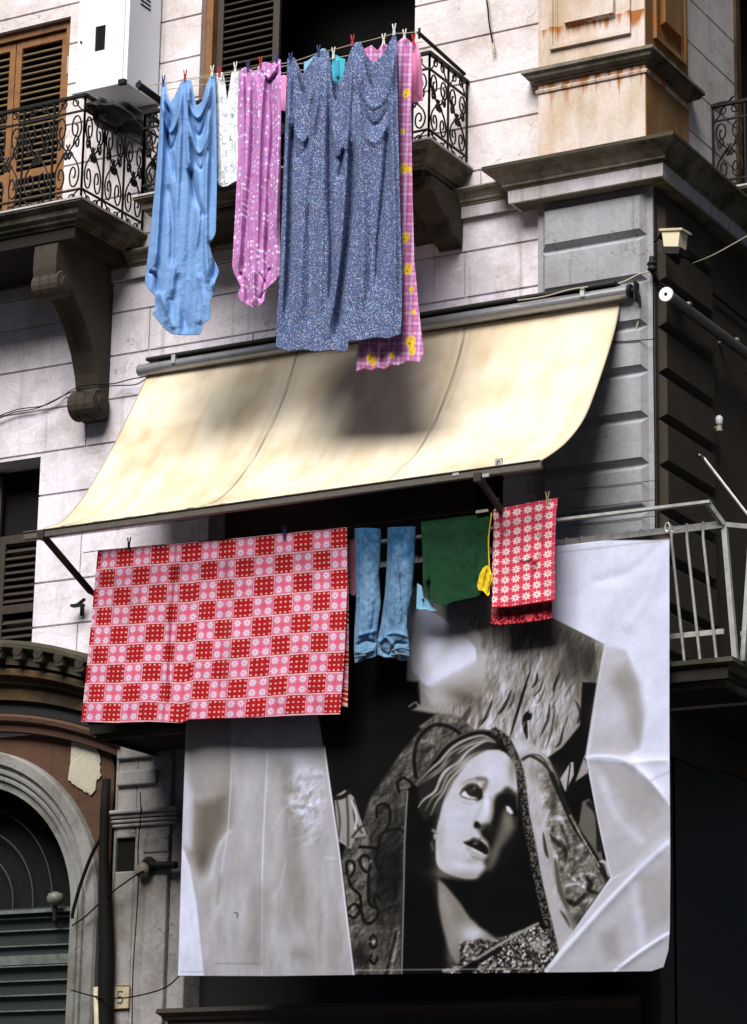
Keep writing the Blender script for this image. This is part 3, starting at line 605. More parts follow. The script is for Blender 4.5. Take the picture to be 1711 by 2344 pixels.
def grid_mesh(name, P3, mat, col=None, uv=None, thick=.004, parent=None):
    nv, nu = P3.shape[:2]; me = bpy.data.meshes.new(name); V = P3.reshape(-1, 3)
    idx = np.arange(nv*nu).reshape(nv, nu); q = np.stack([idx[:-1, :-1], idx[1:, :-1], idx[1:, 1:], idx[:-1, 1:]], -1).reshape(-1, 4)
    me.vertices.add(len(V)); me.vertices.foreach_set('co', V.astype(np.float32).ravel()); me.loops.add(len(q)*4); me.polygons.add(len(q))
    me.loops.foreach_set('vertex_index', q.ravel().astype(np.int32)); me.polygons.foreach_set('loop_start', (np.arange(len(q))*4).astype(np.int32))
    try: me.polygons.foreach_set('loop_total', np.full(len(q), 4, np.int32))
    except Exception: pass
    me.polygons.foreach_set('use_smooth', np.ones(len(q), bool)); me.update(calc_edges=True)
    if col is not None:
        a = me.color_attributes.new('col', 'FLOAT_COLOR', 'POINT'); c = np.ones((len(V), 4), np.float32); c[:, :3] = np.clip(col, 0, 1).reshape(-1, 3); a.data.foreach_set('color', c.ravel())
    if uv is not None:
        l = me.uv_layers.new(name='UVMap'); l.data.foreach_set('uv', uv.reshape(-1, 2)[q.ravel()].astype(np.float32).ravel())
    o = bpy.data.objects.new(name, me); COL.objects.link(o); me.materials.append(mat)
    if parent: o.parent = parent
    if thick: m = o.modifiers.new('thickness', 'SOLIDIFY'); m.thickness = thick; m.offset = 0
    return o
def lin(a): a = np.clip(a, 0, 1); return np.where(a <= .04045, a/12.92, ((a+.055)/1.055)**2.4)
def relief(X, Y, folds, top=None):  # depth offsets in metres; positive comes out towards the street
    D = np.zeros(X.shape)
    for f in folds:
        P, wd, am = f[0], f[1], f[2]
        Q = np.array(P, float); Q = smooth_pts(Q, False) if len(Q) > 2 else Q
        d, t = Paint.seg(X, Y, Q, False); fade = np.clip(np.sin(np.pi*np.clip(t, .02, .98))*2.2, 0, 1) 
        D += am*fade*(.55*np.exp(-(d/wd)**2)+.45/(1+(d/(wd*.75))**2)**1.4)*.95
    return D

# ------------------------------------------------------------------ awning over the balcony door
AW = empty('awning', 'long cream canvas awning with aluminium roller, leaning out over the lower balcony', 'awning', loc=(-2.8, -.2, 10.1))
def par(o, p): o.parent = p; o.matrix_parent_inverse = Matrix.Translation(p.location).inverted(); return o
pR = [atX(x, y, -.30)[1:] for x, y in ((1372, 668), (1357, 740), (1322, 850), (1292, 925), (1255, 975), (1222, 1003), (1195, 1019))]
pL = [atX(x, y, -5.43)[1:] for x, y in ((325, 830), (292, 902), (241, 1003), (190, 1090), (150, 1140), (122, 1160), (95, 1170))]
nu, nv = 240, 130
PR_, PL_ = resample(smooth_pts(np.array(pR), False), nv), resample(smooth_pts(np.array(pL), False), nv)
u = np.linspace(0, 1, nu); v = np.linspace(0, 1, nv)
U, V_ = np.meshgrid(u, v)
m = (PR_+PL_)/2; Yc = PL_[:, 0][:, None]*(1-U)+PR_[:, 0][:, None]*U; Zc = PL_[:, 1][:, None]*(1-U)+PR_[:, 1][:, None]*U
Xc = -5.43+U*(5.43-.30)
sag = np.sin(np.pi*U)*np.sin(np.pi*V_)*.05
wr = .012*np.sin(U*95+V_*9)*np.clip(V_-.75, 0, 1)*4*(.5+vnoise(U*10, V_*10, 2, 3)); 
for k, (u0, v0, u1, v1, wdt, am) in enumerate(((.02, .98, .17, .25, .012, .022), (.03, 1.0, .25, .55, .012, .02), (.0, .95, .06, .5, .012, -.02), (.9, .15, .80, .95, .014, .02), (.95, .4, .86, .98, .012, -.016), (.55, 1.0, .72, .72, .01, .012), (.3, 1.0, .44, .75, .01, .012), (.42, 1.0, .5, .8, .008, -.01), (.68, 1.0, .8, .78, .008, .012), (.2, 1.0, .3, .8, .008, .01))):
    Q = np.array([[u0*1.6, v0], [(u0+u1)*.8, (v0+v1)/2+.03], [u1*1.6, v1]]); d, t = Paint.seg(U*1.6, V_, smooth_pts(Q, False), False)
    wr += am*np.exp(-(d/(wdt*2.0))**2)*np.sin(np.pi*np.clip(t, .02, .98))
P3 = np.stack([Xc, Yc-wr*.7+sag*.4, Zc+wr*.7-sag], -1)
base = np.array([.69, .61, .47]); colA = np.ones((nv, nu, 3))*base*(.93+.12*vnoise(U*40, V_*14, 3, 9, 4))[..., None]
colA *= (1-.22*np.clip(vnoise(U*5.2, V_*2, .35, 4, 4)-.50, 0, 1)*4*np.array([.7, 1.0, 1.5])[:, None, None].transpose(1, 2, 0) if False else 1-.20*np.clip(vnoise(U*5.2, V_*2, .35, 4, 4)-.50, 0, 1)[..., None]*4*np.array([.7, 1., 1.4]))
colA *= (1-.16*np.clip(vnoise(U*34, V_*1.6, 1.0, 14, 4)-.52, 0, 1)[..., None]*4*np.array([.6, .9, 1.3]))
colA *= (1-.25*np.clip(.16-V_, 0, 1)[..., None]*6*vnoise(U*20, V_*8, 2, 15)[..., None]*np.array([.6, .9, 1.2]))
for us in (.338, .692): 
    d = np.abs(U-us-.004*np.sin(V_*6)); colA *= (1-.72*np.exp(-(d/.0024)**2))[..., None]; colA *= (1-.18*np.exp(-((d-.012)/.006)**2)*vnoise(U*200, V_*30, 2, 5))[..., None]
for e in (0, 1): colA *= (1-.55*np.exp(-(np.abs(U-e)/.003)**2))[..., None]
Pc = Paint(U*2.6, V_, 0); Pc.C = colA
rs = np.random.RandomState(2)
for k in range(26): Pc.blob(rs.rand()*2.6, rs.rand(), .01+.04*rs.rand(), .02+.05*rs.rand(), base*np.array([.62, .5, .36]), .25)
for k in range(10): Pc.blob(rs.rand()*.2+.75*rs.rand()*2, .05*rs.rand(), .03, .05, base*.5, .35)
par(grid_mesh('canvas', P3, M['awning'], Pc.C, thick=.004), AW)
b = MB(); rl = .062; b.lathe((-5.50, -.20, 10.13), [(rl*.9, 0), (rl, .01), (rl, 5.30), (rl*.9, 5.31)], (1, 0, 0), 20); par(b.build('roller', M['alu'], None, smooth=False), AW)
b = MB(); b.prism([(-.02, 10.22), (-.26, 10.235), (-.27, 10.21), (-.262, 10.20), (-.02, 10.20)], 'x', -5.38, -.30); par(b.build('hood', M['shop'], None), AW)
for x in (-5.05, -.62, -2.7):
    b = MB(); b.obox((x, -.255, 10.17), (.022, 0, 0), (0, .022, 0), (0, 0, .045)); b.obox((x, -.13, 10.215), (.022, 0, 0), (0, .13, 0), (0, 0, .008)); par(b.build('bracket', M['galv'], None, bevel=.004), AW)
b = MB(); b.lathe((-.19, -.20, 10.13), [(.066, 0), (.066, .03), (.03, .035), (.03, .06)], (1, 0, 0), 16); b.obox((-.12, -.16, 10.12), (.008, 0, 0), (0, .08, 0), (0, 0, .09)); b.tube([(-.10, -.2, 10.12), (-.07, -.23, 10.05), (-.07, -.22, 9.95)], .012); par(b.build('end_gear', M['iron'], None), AW)
p0, p1 = atX(58, 1181, -5.62), atX(1198, 1020, -.27); yb = -1.93
b = MB(); a0, a1 = at(56, 1181, yb), at(1198, 1021, yb); t = (a1-a0)/np.linalg.norm(a1-a0)
b.obox((a0+a1)/2+(0, 0, -.028), t*np.linalg.norm(a1-a0)/2, (0, .026, 0), (0, 0, .030)); b.obox((a0+a1)/2+(0, -.004, .010), t*np.linalg.norm(a1-a0)/2*.999, (0, .034, 0), (0, 0, .006)); par(b.build('front_bar', M['bar'], None, bevel=.006), AW)
for x in (-5.30, -.80):
    b = MB(); flat(b, (x, yb+.02, 8.01), (x, -1.14, 7.66), .020, .028); b.obox((x, yb, 8.02), (.035, 0, 0), (0, .05, 0), (0, 0, .04)); flat(b, (x, -1.14, 7.66), (x, -.02, 7.50), .018, .022); par(b.build('folding_arm', M['arm'], None, bevel=.004), AW)
b = MB(); b.obox(at(1103, 1030, yb)+(0, 0, .03), (.03, 0, 0), (0, .012, 0), (0, 0, .035)); b.tube([at(1097, 1028, yb-.02), at(1099, 1018, yb-.02), at(1106, 1016, yb-.02), at(1110, 1028, yb-.02)], .006); par(b.build('pull_hook', M['galv'], None), AW)
for px, py in ((1075, 1051), (1009, 1048)):
    b = MB(); b.obox(at(px, py, yb-.02), (.03, 0, 0), (0, .012, 0), (0, 0, .014)); par(b.build('fitting', M['galv'], None), AW)
AS = empty('awning', 'rolled-up awning tube with round white end cap on the shaded side-street wall', 'awning', loc=(.1, .15, 10.05))
c0 = atX(1475, 652, .17); Ls = 3.2
b = MB(); b.lathe(c0, [(.052, 0), (.052, Ls)], (0, 1, 0), 18); par(b.build('roller', M['bar'], None), AS)
b = MB(); b.lathe(c0-(0, .03, 0), [(.066, 0), (.066, .028)], (0, 1, 0), 22); par(b.build('end_cap', M['white'], None), AS)
b = MB(); b.lathe(c0-(0, .034, 0), [(.016, 0), (.016, .003)], (0, 1, 0), 10); par(b.build('end_pin', M['iron'], None), AS)
for dy in (.45, 1.6, 2.8):
    b = MB(); b.obox(c0+(-.01, dy, .055), (.05, 0, 0), (0, .022, 0), (0, 0, .012)); b.obox(c0+(-.09, dy, .05), (.07, 0, 0), (0, .02, 0), (0, 0, .01)); par(b.build('bracket', M['galv'], None), AS)
b = MB(); p, q = atX(1556, 1012, .35), atX(1655, 1140, .75); b.tube([p+(0, -.0, 0), q], .013, 6); b.tube([p+(0, -.10, .005), p], .008, 5); par(b.build('awning_arm', M['galv'], None), AS)

# ------------------------------------------------------------------ the big printed banner hung from the lower railing
Z5 = lambda *p: [(753.1+.3073*x, 1506.2+.3073*y) for x, y in p]
Z4 = lambda *p: [(386.2+.3071*x, 1506.2+.3071*y) for x, y in p]
Z6 = lambda *p: [(1062.1+.3756*x, 1351.7+.3756*y) for x, y in p]
Z2 = lambda *p: [(733.8+.3156*x, 1042.8+.3156*y) for x, y in p]
BT, BB = [(421, 1303), (700, 1272), (950, 1240), (1232, 1207), (1480, 1178)], [(394, 2157), (600, 2158), (800, 2155), (1000, 2152), (1300, 2149), (1440, 2147), (1467, 2138)]
Lb, Rb = [(421, 1303), (411, 1620), (403, 1850), (394, 2157)], [(1480, 1178), (1480, 1600), (1482, 1900), (1481, 2050), (1478, 2100), (1467, 2138)]
G = coons(BT, BB, Lb, Rb, 640, 560); BX, BY = G[..., 0], G[..., 1]
p = Paint(BX, BY, .02)
# statue with dark, textured body (upper part)
p.poly(Z6((-420, -150), (420, -60), (730, 190), (690, 420), (620, 860), (400, 870), (-50, 830), (-440, 640)), .60, 4)
n1 = vnoise(BX+BY*.35, BY*.5, 16, 1, 5); n2 = vnoise(BX*1.0+BY*.5, BY*.28, 7, 2, 4)
msk = Paint(BX, BY, 0); msk.poly(Z6((-200, 40), (200, 30), (560, 120), (728, 200), (690, 420), (600, 640), (560, 660), (400, 860), (60, 760), (-330, 500)), 1, 8)
mk = msk.C[..., 0]; p.C *= (1+mk*(.6*(n1-.5)+.5*(n2-.5)))[..., None]
p.blob(*Z6((150, 120))[0], 90, 34, .34, .8); p.blob(*Z6((380, 130))[0], 60, 40, .26, .8); p.blob(*Z6((560, 260))[0], 32, 62, .16, .85); p.blob(*Z6((640, 300))[0], 22, 60, .10, .8)
p.blob(*Z6((480, 350))[0], 25, 40, .22, .6); p.blob(*Z6((60, 330))[0], 60, 30, .72, .5); p.blob(*Z6((430, 540))[0], 40, 45, .78, .6); p.blob(*Z6((240, 660))[0], 45, 30, .80, .6); p.blob(*Z6((100, 650))[0], 40, 25, .75, .5)
for q, wd, c in ((((295, 345), (240, 520), (175, 740)), 3.6, .05), (((285, 585), (262, 640), (275, 750)), 6, .04), (((300, 600), (270, 640)), 7, .04), (((70, 520), (45, 600), (0, 670)), 4, .12), (((185, 460), (140, 560), (100, 610)), 4, .13), (((215, 440), (185, 540), (150, 590)), 2.2, .25), (((335, 360), (330, 410), (305, 450)), 3.5, .12), (((370, 400), (350, 460), (310, 500)), 2.4, .2), (((385, 440), (350, 520), (330, 540)), 2, .3), (((470, 350), (440, 430), (430, 480)), 3.2, .12), (((410, 540), (395, 640), (350, 740)), 3, .15), (((440, 560), (420, 700), (385, 810)), 2.4, .3), (((490, 680), (470, 770), (440, 800)), 3, .15), (((520, 600), (490, 700)), 2, .3), (((560, 520), (590, 600), (570, 660)), 4, .2), (((20, 600), (-20, 690)), 3, .3), (((-60, 560), (-100, 640), (-180, 680)), 7, .25), (((455, 420), (420, 520)), 2, .4), (((110, 600), (60, 680)), 2, .45), (((540, 420), (500, 500)), 2.4, .3)):
    p.stroke(Z6(*q), wd, c, 1.6, .95, taper=True)
rs = np.random.RandomState(11)
for k in range(90):
    x, y = rs.uniform(-30, 560), rs.uniform(360, 800)
    if y > 860-.55*(x-100) and x > 400: continue
    L = rs.uniform(25, 80); p.stroke(Z6((x, y), (x-L*.22, y+L*.6), (x-L*.5, y+L)), rs.uniform(.7, 1.6), rs.choice([.25, .35, .82, .88, .7]), 1.0, .55, taper=True)
emboss(p, Z6((-200, 40), (200, 30), (560, 120), (728, 200), (690, 420), (600, 640), (560, 660), (400, 860), (60, 760), (-330, 500)), 26, .085, 51, 1.6, .6, 8, oct=4)
# black gap right of it and small fabric pieces
p.poly(Z6((600, 415), (690, 420), (660, 640), (620, 850), (640, 960), (770, 1560), (560, 1250), (480, 1090), (440, 950), (395, 860), (480, 800), (585, 670)), .02, 3)
p.poly(Z6((470, 985), (530, 890), (548, 885), (550, 960), (500, 1060)), .72, 2); p.poly(Z6((560, 1000), (610, 860), (640, 920), (630, 950)), .62, 2); p.stroke(Z6((530, 900), (510, 1050)), 2, .15)
p.poly(Z6((600, 1120), (640, 1100), (680, 1160), (720, 1450), (760, 1560), (660, 1400), (580, 1260)), .38, 3); p.stroke(Z6((640, 1130), (690, 1200), (700, 1400)), 6, .10, 3); 
# drape at top left of the statue
p.poly(Z2((540, 960), (700, 980), (900, 1020), (1040, 1130), (1060, 1290), (1000, 1500), (900, 1620), (700, 1640), (600, 1450), (550, 1380)), .66, 5)
p.poly(Z2((560, 1000), (720, 990), (960, 1180), (1015, 1280), (985, 1370), (860, 1455), (720, 1512), (640, 1480), (600, 1420), (565, 1370)), .93, 3, smooth=True)
p.stroke(Z2((660, 1400), (790, 1260), (850, 1110)), 12, .78, 18, .7); p.blob(*Z2((590, 1250))[0], 16, 90, .55, .6); p.blob(*Z2((900, 1130))[0], 40, 22, .60, .7)
p.poly(Z2((640, 1530), (1010, 1320), (1060, 1250), (1100, 1290), (1060, 1500), (850, 1600), (700, 1620)), .74, 8, .9); p.blob(*Z2((930, 1580))[0], 46, 22, .28, .75, .3); p.blob(*Z2((1000, 1500))[0], 30, 20, .45, .5)
p.poly(Z5((0, 0), (560, 0), (575, 160), (520, 205), (700, 235), (560, 330), (430, 520), (200, 850), (150, 960), (40, 1160), (-60, 900), (-180, -300)), .035, 5)
p.stroke(Z5((495, 180), (540, 150), (560, 170), (600, 190)), 2, .6, 1.5, .8)
# tapestry behind, left
tap = Z5((600, 320), (700, 225), (830, 240), (960, 340), (880, 400), (700, 500), (540, 720), (480, 800), (440, 2115), (90, 2115), (60, 1800), (10, 1300), (40, 1160), (140, 1110), (170, 980), (210, 850), (430, 520))
p.poly(tap, .33, 4); tm = Paint(BX, BY, 0); tm.poly(tap, 1, 3); p.C *= (1+tm.C[..., 0]*(1.0*(vnoise(BX, BY, 18, 5, 4)-.52)))[..., None]
p.blob(*Z5((300, 1400))[0], 26, 110, .05, .85); p.blob(*Z5((400, 1300))[0], 24, 150, .04, .9); p.blob(*Z5((330, 1050))[0], 40, 40, .22, .5)
p.stroke(Z5((545, 690), (530, 560), (555, 430), (620, 345), (700, 310), (800, 335), (880, 390)), 4.2, .07, 2); p.stroke(Z5((560, 640), (600, 520), (660, 470)), 5, .14, 3, .7)
for q in (((420, 790), (410, 730), (450, 695), (500, 720), (520, 750)), ((260, 970), (265, 900), (310, 880), (350, 910), (355, 1000), (330, 1060), (290, 1110), (270, 1190)), ((330, 1080), (400, 1060), (460, 1080)), ((140, 1190), (230, 1195), (270, 1210), (250, 1280), (270, 1340), (300, 1420)), ((50, 1390), (45, 1310), (75, 1290), (100, 1320), (90, 1380), (60, 1420), (80, 1480), (140, 1540), (150, 1640), (170, 1720), (210, 1740), (260, 1700), (270, 1640), (210, 1600), (200, 1480), (205, 1390)), ((160, 1350), (140, 1290), (160, 1255), (200, 1260), (215, 1320), (200, 1370), (170, 1360)), ((270, 1640), (240, 1580), (260, 1540), (290, 1570)), ((55, 1640), (100, 1600), (140, 1640), (100, 1700), (60, 1680)), ((215, 1850), (240, 1830), (260, 1870), (240, 1920), (215, 1890)), ((215, 1980), (240, 1950), (265, 1990), (240, 2030), (210, 2000))): p.stroke(Z5(*q), 3.4, .06, 1.5)
for x, y in ((75, 1340), (170, 1310), (240, 1870), (245, 1960), (90, 1640), (220, 1300), (60, 1500)): p.blob(*Z5((x, y))[0], 5, 7, .66, .7)
p.blob(*Z5((140, 1980))[0], 22, 30, .06, .9); p.poly(Z5((290, 2110), (380, 1790), (420, 1700), (440, 2110)), .30, 4); p.stroke(Z5((330, 2100), (400, 1800)), 3, .12, 2); p.stroke(Z5((360, 2110), (420, 1800)), 2, .5, 2)
emboss(p, tap, 16, .16, 52)
# small pleated paper beside the left drape
p.poly(Z4((1150, 830), (1230, 780), (1290, 830), (1330, 960), (1385, 1110), (1300, 1125), (1270, 1205), (1180, 1150)), .62, 2); 
for q, c in ((((1170, 860), (1190, 1000), (1180, 1130)), .30), (((1240, 830), (1250, 1000), (1250, 1180)), .26), (((1290, 860), (1300, 1000), (1350, 1090)), .28), (((1280, 1120), (1330, 1060), (1370, 1030)), .2)): p.stroke(Z4(*q), 2.6, c, 2.5)
p.stroke(Z4((1150, 840), (1210, 830), (1260, 790)), 5, .08, 2); p.stroke(Z4((1275, 860), (1310, 970), (1300, 1060)), 2, .85, 2)
# right side mantle with flower embroidery
p.poly(Z5((1150, 420), (1260, 410), (1400, 460), (1500, 560), (1560, 700), (1600, 900), (1700, 1200), (1760, 1500), (1790, 1800), (1600, 2060), (1545, 2060), (1500, 1700), (1330, 900)), .66, 5, smooth=False)
p.poly(Z6((430, 950), (500, 1120), (570, 1250), (660, 1400), (760, 1570), (550, 1885), (430, 1600), (380, 1300)), .42, 4)
mm = Paint(BX, BY, 0); mm.poly(Z6((330, 930), (400, 900), (430, 950), (570, 1250), (760, 1570), (560, 1860), (440, 1480), (370, 1150)), 1, 8); p.C *= (1+mm.C[..., 0]*1.3*(vnoise(BX, BY, 13, 8, 5)-.5))[..., None]
p.stroke(Z5((1340, 620), (1400, 1000), (1480, 1400), (1590, 1850)), 24, .74, 14, .95); p.blob(*Z5((1290, 470))[0], 34, 16, .85, .8, .3); p.blob(*Z6((370, 960))[0], 36, 22, .48, .8, .5); p.blob(*Z6((420, 1060))[0], 12, 34, .30, .8, -.2)
p.stroke(Z6((250, 870), (300, 850), (380, 900), (420, 960)), 3.5, .16, 2.5); p.stroke(Z6((300, 840), (350, 850), (400, 900)), 2, .3, 2); p.stroke(Z6((420, 960), (490, 1120), (560, 1270), (650, 1400), (750, 1580)), 6, .10, 2.5); p.stroke(Z6((530, 1200), (600, 1330), (700, 1500)), 2, .55, 2)
for q, wd, c in ((((370, 1300), (385, 1400), (400, 1450)), 5, .16), (((410, 1310), (450, 1360), (500, 1400), (500, 1490)), 8, .15), (((430, 1320), (470, 1330), (500, 1350)), 5, .70), (((410, 1360), (440, 1440), (480, 1480)), 7, .72), (((510, 1540), (570, 1590), (620, 1620)), 4, .74), (((500, 1620), (560, 1600), (620, 1630)), 4, .78), (((500, 1690), (560, 1720), (620, 1660)), 8, .10), (((620, 1560), (650, 1600), (640, 1640), (700, 1660)), 8, .09), (((620, 1600), (590, 1550), (640, 1540), (690, 1560)), 4, .70), (((470, 1760), (500, 1800), (530, 1860)), 5, .3), (((600, 1780), (570, 1840)), 4, .18), (((440, 1450), (470, 1640), (520, 1760)), 7, .30), (((390, 1240), (460, 1210), (500, 1260)), 7, .75), (((470, 1250), (500, 1320), (530, 1420)), 6, .22), (((700, 1470), (740, 1480), (755, 1560)), 5, .80)): p.stroke(Z6(*q), wd*.75, c, 2.5, .9, taper=True)
emboss(p, Z6((345, 950), (430, 950), (570, 1250), (760, 1570), (560, 1860), (440, 1480), (370, 1150)), 14, .12, 53, soft=10); emboss(p, Z6((180, 800), (330, 800), (430, 950), (380, 1300), (520, 1800), (480, 1850), (330, 1300)), 26, .03, 63, 1.3, .6, oct=3)
# hood
p.poly(Z5((485, 770), (540, 735), (640, 600), (760, 450), (900, 360), (1000, 345), (1110, 355), (1180, 400), (1250, 520), (1310, 650), (1350, 900), (1400, 1200), (1450, 1450), (1510, 1700), (1560, 1950), (1545, 2060), (1470, 2115), (430, 2115), (450, 1400), (470, 950)), .02, 2)
edge = [(1110, 360), (1190, 420), (1260, 560), (1300, 700), (1330, 950), (1380, 1200), (1420, 1430), (1480, 1680), (1545, 1960)]
hm = Paint(BX, BY, 0); hm.stroke(Z5(*edge), 9, 1, 3); hn = vnoise(BX, BY, 3.2, 12, 2); p.C = p.C*(1-hm.C)+hm.C*(np.clip(.17+1.1*(hn-.5), .05, .42))[..., None]
p.stroke(Z5((482, 790), (462, 1150), (455, 1500), (440, 2110)), 1.7, .50, 1.6); p.stroke(Z5((540, 738), (640, 600), (760, 455), (900, 372), (1000, 350), (1110, 358)), 2.0, .34, 2)
# hair
p.poly(Z5((560, 740), (650, 640), (770, 480), (900, 400), (1010, 375), (1110, 400), (1140, 440), (1090, 490), (980, 530), (890, 600), (820, 690), (770, 790), (730, 870), (700, 940), (640, 980), (600, 1000), (560, 930)), .12, 6)
for q, wd, c in ((((545, 745), (640, 640), (720, 570), (800, 480), (900, 420), (1020, 390), (1110, 430)), 2.6, .78), (((550, 755), (650, 670), (740, 600), (790, 520), (900, 460), (1010, 410), (1100, 425)), 1.8, .6), (((560, 905), (600, 850), (680, 790), (720, 700), (760, 640), (850, 580), (920, 500), (1040, 430), (1115, 440)), 3.0, .82), (((610, 930), (660, 840), (720, 790), (770, 680), (860, 600), (950, 530), (1060, 490)), 2.2, .62), (((650, 960), (690, 870), (740, 800), (780, 720), (850, 640), (930, 570), (1040, 510), (1150, 492)), 2.6, .7), (((600, 730), (700, 640), (760, 560), (850, 480), (960, 430)), 1.5, .5), (((640, 700), (720, 640), (800, 550)), 1.3, .7), (((700, 760), (770, 650), (870, 560)), 1.3, .45), (((730, 900), (780, 770), (830, 690)), 2.0, .55), (((840, 520), (930, 460), (1060, 410)), 1.6, .85), (((700, 590), (780, 500), (880, 430)), 1.4, .65)): p.stroke(Z5(*q), wd, c, 1.6, .95, taper=True)
# face
p.poly(Z5((1080, 492), (1170, 505), (1225, 560), (1262, 660), (1275, 850), (1265, 1050), (1210, 1200), (1120, 1340), (1040, 1395), (950, 1420), (850, 1408), (745, 1370), (693, 1310), (686, 1200), (690, 1080), (712, 980), (735, 890), (785, 780), (835, 690), (905, 600), (995, 525)), .83, 2, smooth=True)
p.blob(*Z5((1080, 620))[0], 40, 26, .90, .7); p.blob(*Z5((800, 1050))[0], 26, 50, .90, .6); p.blob(*Z5((880, 700))[0], 20, 40, .76, .5, .6); p.blob(*Z5((725, 1150))[0], 9, 60, .62, .5); p.blob(*Z5((1235, 620))[0], 9, 32, .5, .8); p.blob(*Z5((880, 1400))[0], 60, 12, .55, .6, .1)
p.blob(*Z5((850, 950))[0], 13, 8, .93, .6); p.blob(*Z5((760, 1250))[0], 22, 40, .78, .6); p.blob(*Z5((930, 600))[0], 30, 24, .78, .5, .6); p.blob(*Z5((1060, 1020))[0], 8, 7, .98, .9)
# shadowed side
p.poly(Z5((1160, 790), (1200, 760), (1245, 790), (1275, 830), (1280, 1000), (1290, 1150), (1240, 1300), (1150, 1440), (1010, 1440), (1000, 1400), (1045, 1340), (1030, 1290), (1065, 1240), (1055, 1160), (1010, 1110), (1000, 1060), (1070, 1010), (1095, 940), (1100, 870), (1120, 820)), .045, 8, smooth=True)
p.poly(Z5((1180, 930), (1240, 980), (1255, 1050), (1210, 1130), (1150, 1200), (1120, 1290), (1080, 1350), (1050, 1350), (1080, 1270), (1110, 1180), (1130, 1080)), .40, 12, .9); p.blob(*Z5((1205, 1000))[0], 11, 22, .48, .8); p.blob(*Z5((1105, 1230))[0], 9, 26, .40, .7, .35)
p.poly(Z5((1190, 895), (1215, 900), (1245, 945), (1225, 955), (1195, 930)), .90, 1.5); p.stroke(Z5((1170, 870), (1200, 855), (1250, 900), (1260, 960)), 4.5, .03, 2); p.stroke(Z5((1180, 800), (1210, 790), (1240, 815)), 3, .16, 2)
# nose
p.blob(*Z5((1050, 880))[0], 8, 40, .93, .8, -.12); p.stroke(Z5((1020, 740), (1030, 820), (1000, 930), (965, 1000), (960, 1040)), 3, .68, 5, .6); p.poly(Z5((960, 1030), (968, 1008), (985, 1006), (1003, 1024), (1014, 1050), (990, 1060), (965, 1052)), .06, 2.5, smooth=True); p.blob(*Z5((1050, 1045))[0], 16, 7, .12, .95)
p.stroke(Z5((1085, 840), (1080, 940), (1060, 1000), (1000, 1080)), 3, .5, 6, .5)
# brow and eye
p.stroke(Z5((870, 735), (930, 706), (990, 698), (1048, 706)), 2.4, .50, 3, .85, taper=True); p.blob(*Z5((900, 735))[0], 12, 5, .70, .7, -.4); p.stroke(Z5((990, 700), (1045, 708), (1035, 760), (1010, 790)), 5, .38, 5, .8)
p.poly(Z5((865, 815), (885, 780), (915, 752), (950, 742), (985, 755), (1005, 790), (1005, 830), (985, 845), (930, 838), (890, 835)), .10, 2, smooth=True)
p.poly(Z5((866, 816), (880, 796), (900, 788), (912, 808), (935, 826), (965, 832), (985, 838), (955, 842), (905, 834)), .93, 1.4, smooth=True); p.blob(*Z5((962, 770))[0], 2.2, 3.4, .62, .9); p.blob(*Z5((935, 790))[0], 5, 6, .24, .7)
p.stroke(Z5((862, 812), (880, 775), (915, 745), (955, 736), (990, 752), (1010, 790)), 1.7, .16, 2); p.stroke(Z5((1008, 780), (1012, 830), (985, 850)), 3.6, .10, 2.5); p.stroke(Z5((870, 828), (920, 845), (985, 848)), 1.6, .45, 2); p.stroke(Z5((890, 730), (930, 718), (980, 722)), 1.8, .6, 2.5, .7); p.stroke(Z5((880, 870), (930, 880), (990, 872)), 2, .70, 4, .6)
# mouth
p.poly(Z5((890, 1160), (930, 1150), (965, 1130), (1000, 1140), (1040, 1170), (1065, 1210), (1060, 1240), (1030, 1240), (960, 1200), (915, 1180)), .05, 2, smooth=True)
p.poly(Z5((900, 1190), (960, 1205), (1020, 1235), (1030, 1262), (990, 1260), (930, 1230)), .70, 2.5, smooth=True); p.stroke(Z5((945, 1208), (990, 1225), (1020, 1240)), 1.4, .93, 2); p.stroke(Z5((935, 1250), (980, 1272), (1035, 1285)), 3, .42, 4, .8, taper=True); p.blob(*Z5((970, 1165))[0], 5, 3, .5, .8); p.stroke(Z5((890, 1158), (930, 1145), (965, 1125), (1005, 1135)), 2, .22, 2)
p.blob(*Z5((985, 1110))[0], 8, 10, .95, .6); p.blob(*Z5((890, 1300))[0], 22, 12, .96, .6); p.blob(*Z5((950, 1290))[0], 24, 8, .55, .5)
# ear, neck, chest
p.stroke(Z5((665, 1070), (690, 1090), (680, 1130)), 3, .55, 2); p.blob(*Z5((682, 1110))[0], 4, 4, .85, .9); p.stroke(Z5((655, 1160), (665, 1210)), 3, .3, 2.5)
p.poly(Z5((700, 1400), (760, 1470), (860, 1590), (930, 1700), (990, 1760), (1060, 1790), (1150, 1830), (1120, 1900), (900, 2060), (830, 2030), (770, 1900), (730, 1750), (705, 1600)), .50, 5)
p.blob(*Z5((950, 1810))[0], 30, 22, .86, .9); p.blob(*Z5((760, 1620))[0], 14, 60, .66, .6, -.25); p.blob(*Z5((1110, 1880))[0], 30, 12, .8, .7, -.4); p.blob(*Z5((800, 1950))[0], 12, 40, .6, .6)
lace = Z5((740, 2080), (860, 2020), (860, 1880), (1010, 1850), (1100, 1870), (1400, 1740), (1480, 1800), (1540, 1960), (1470, 2110), (760, 2110))
lm = Paint(BX, BY, 0); lm.poly(lace, 1, 3); ln = vnoise(BX, BY, 4.5, 21, 3); p.C = p.C*(1-lm.C)+lm.C*np.clip(.33+1.5*(ln-.5), .05, .72)[..., None]
emboss(p, lace, 7, .22, 54)
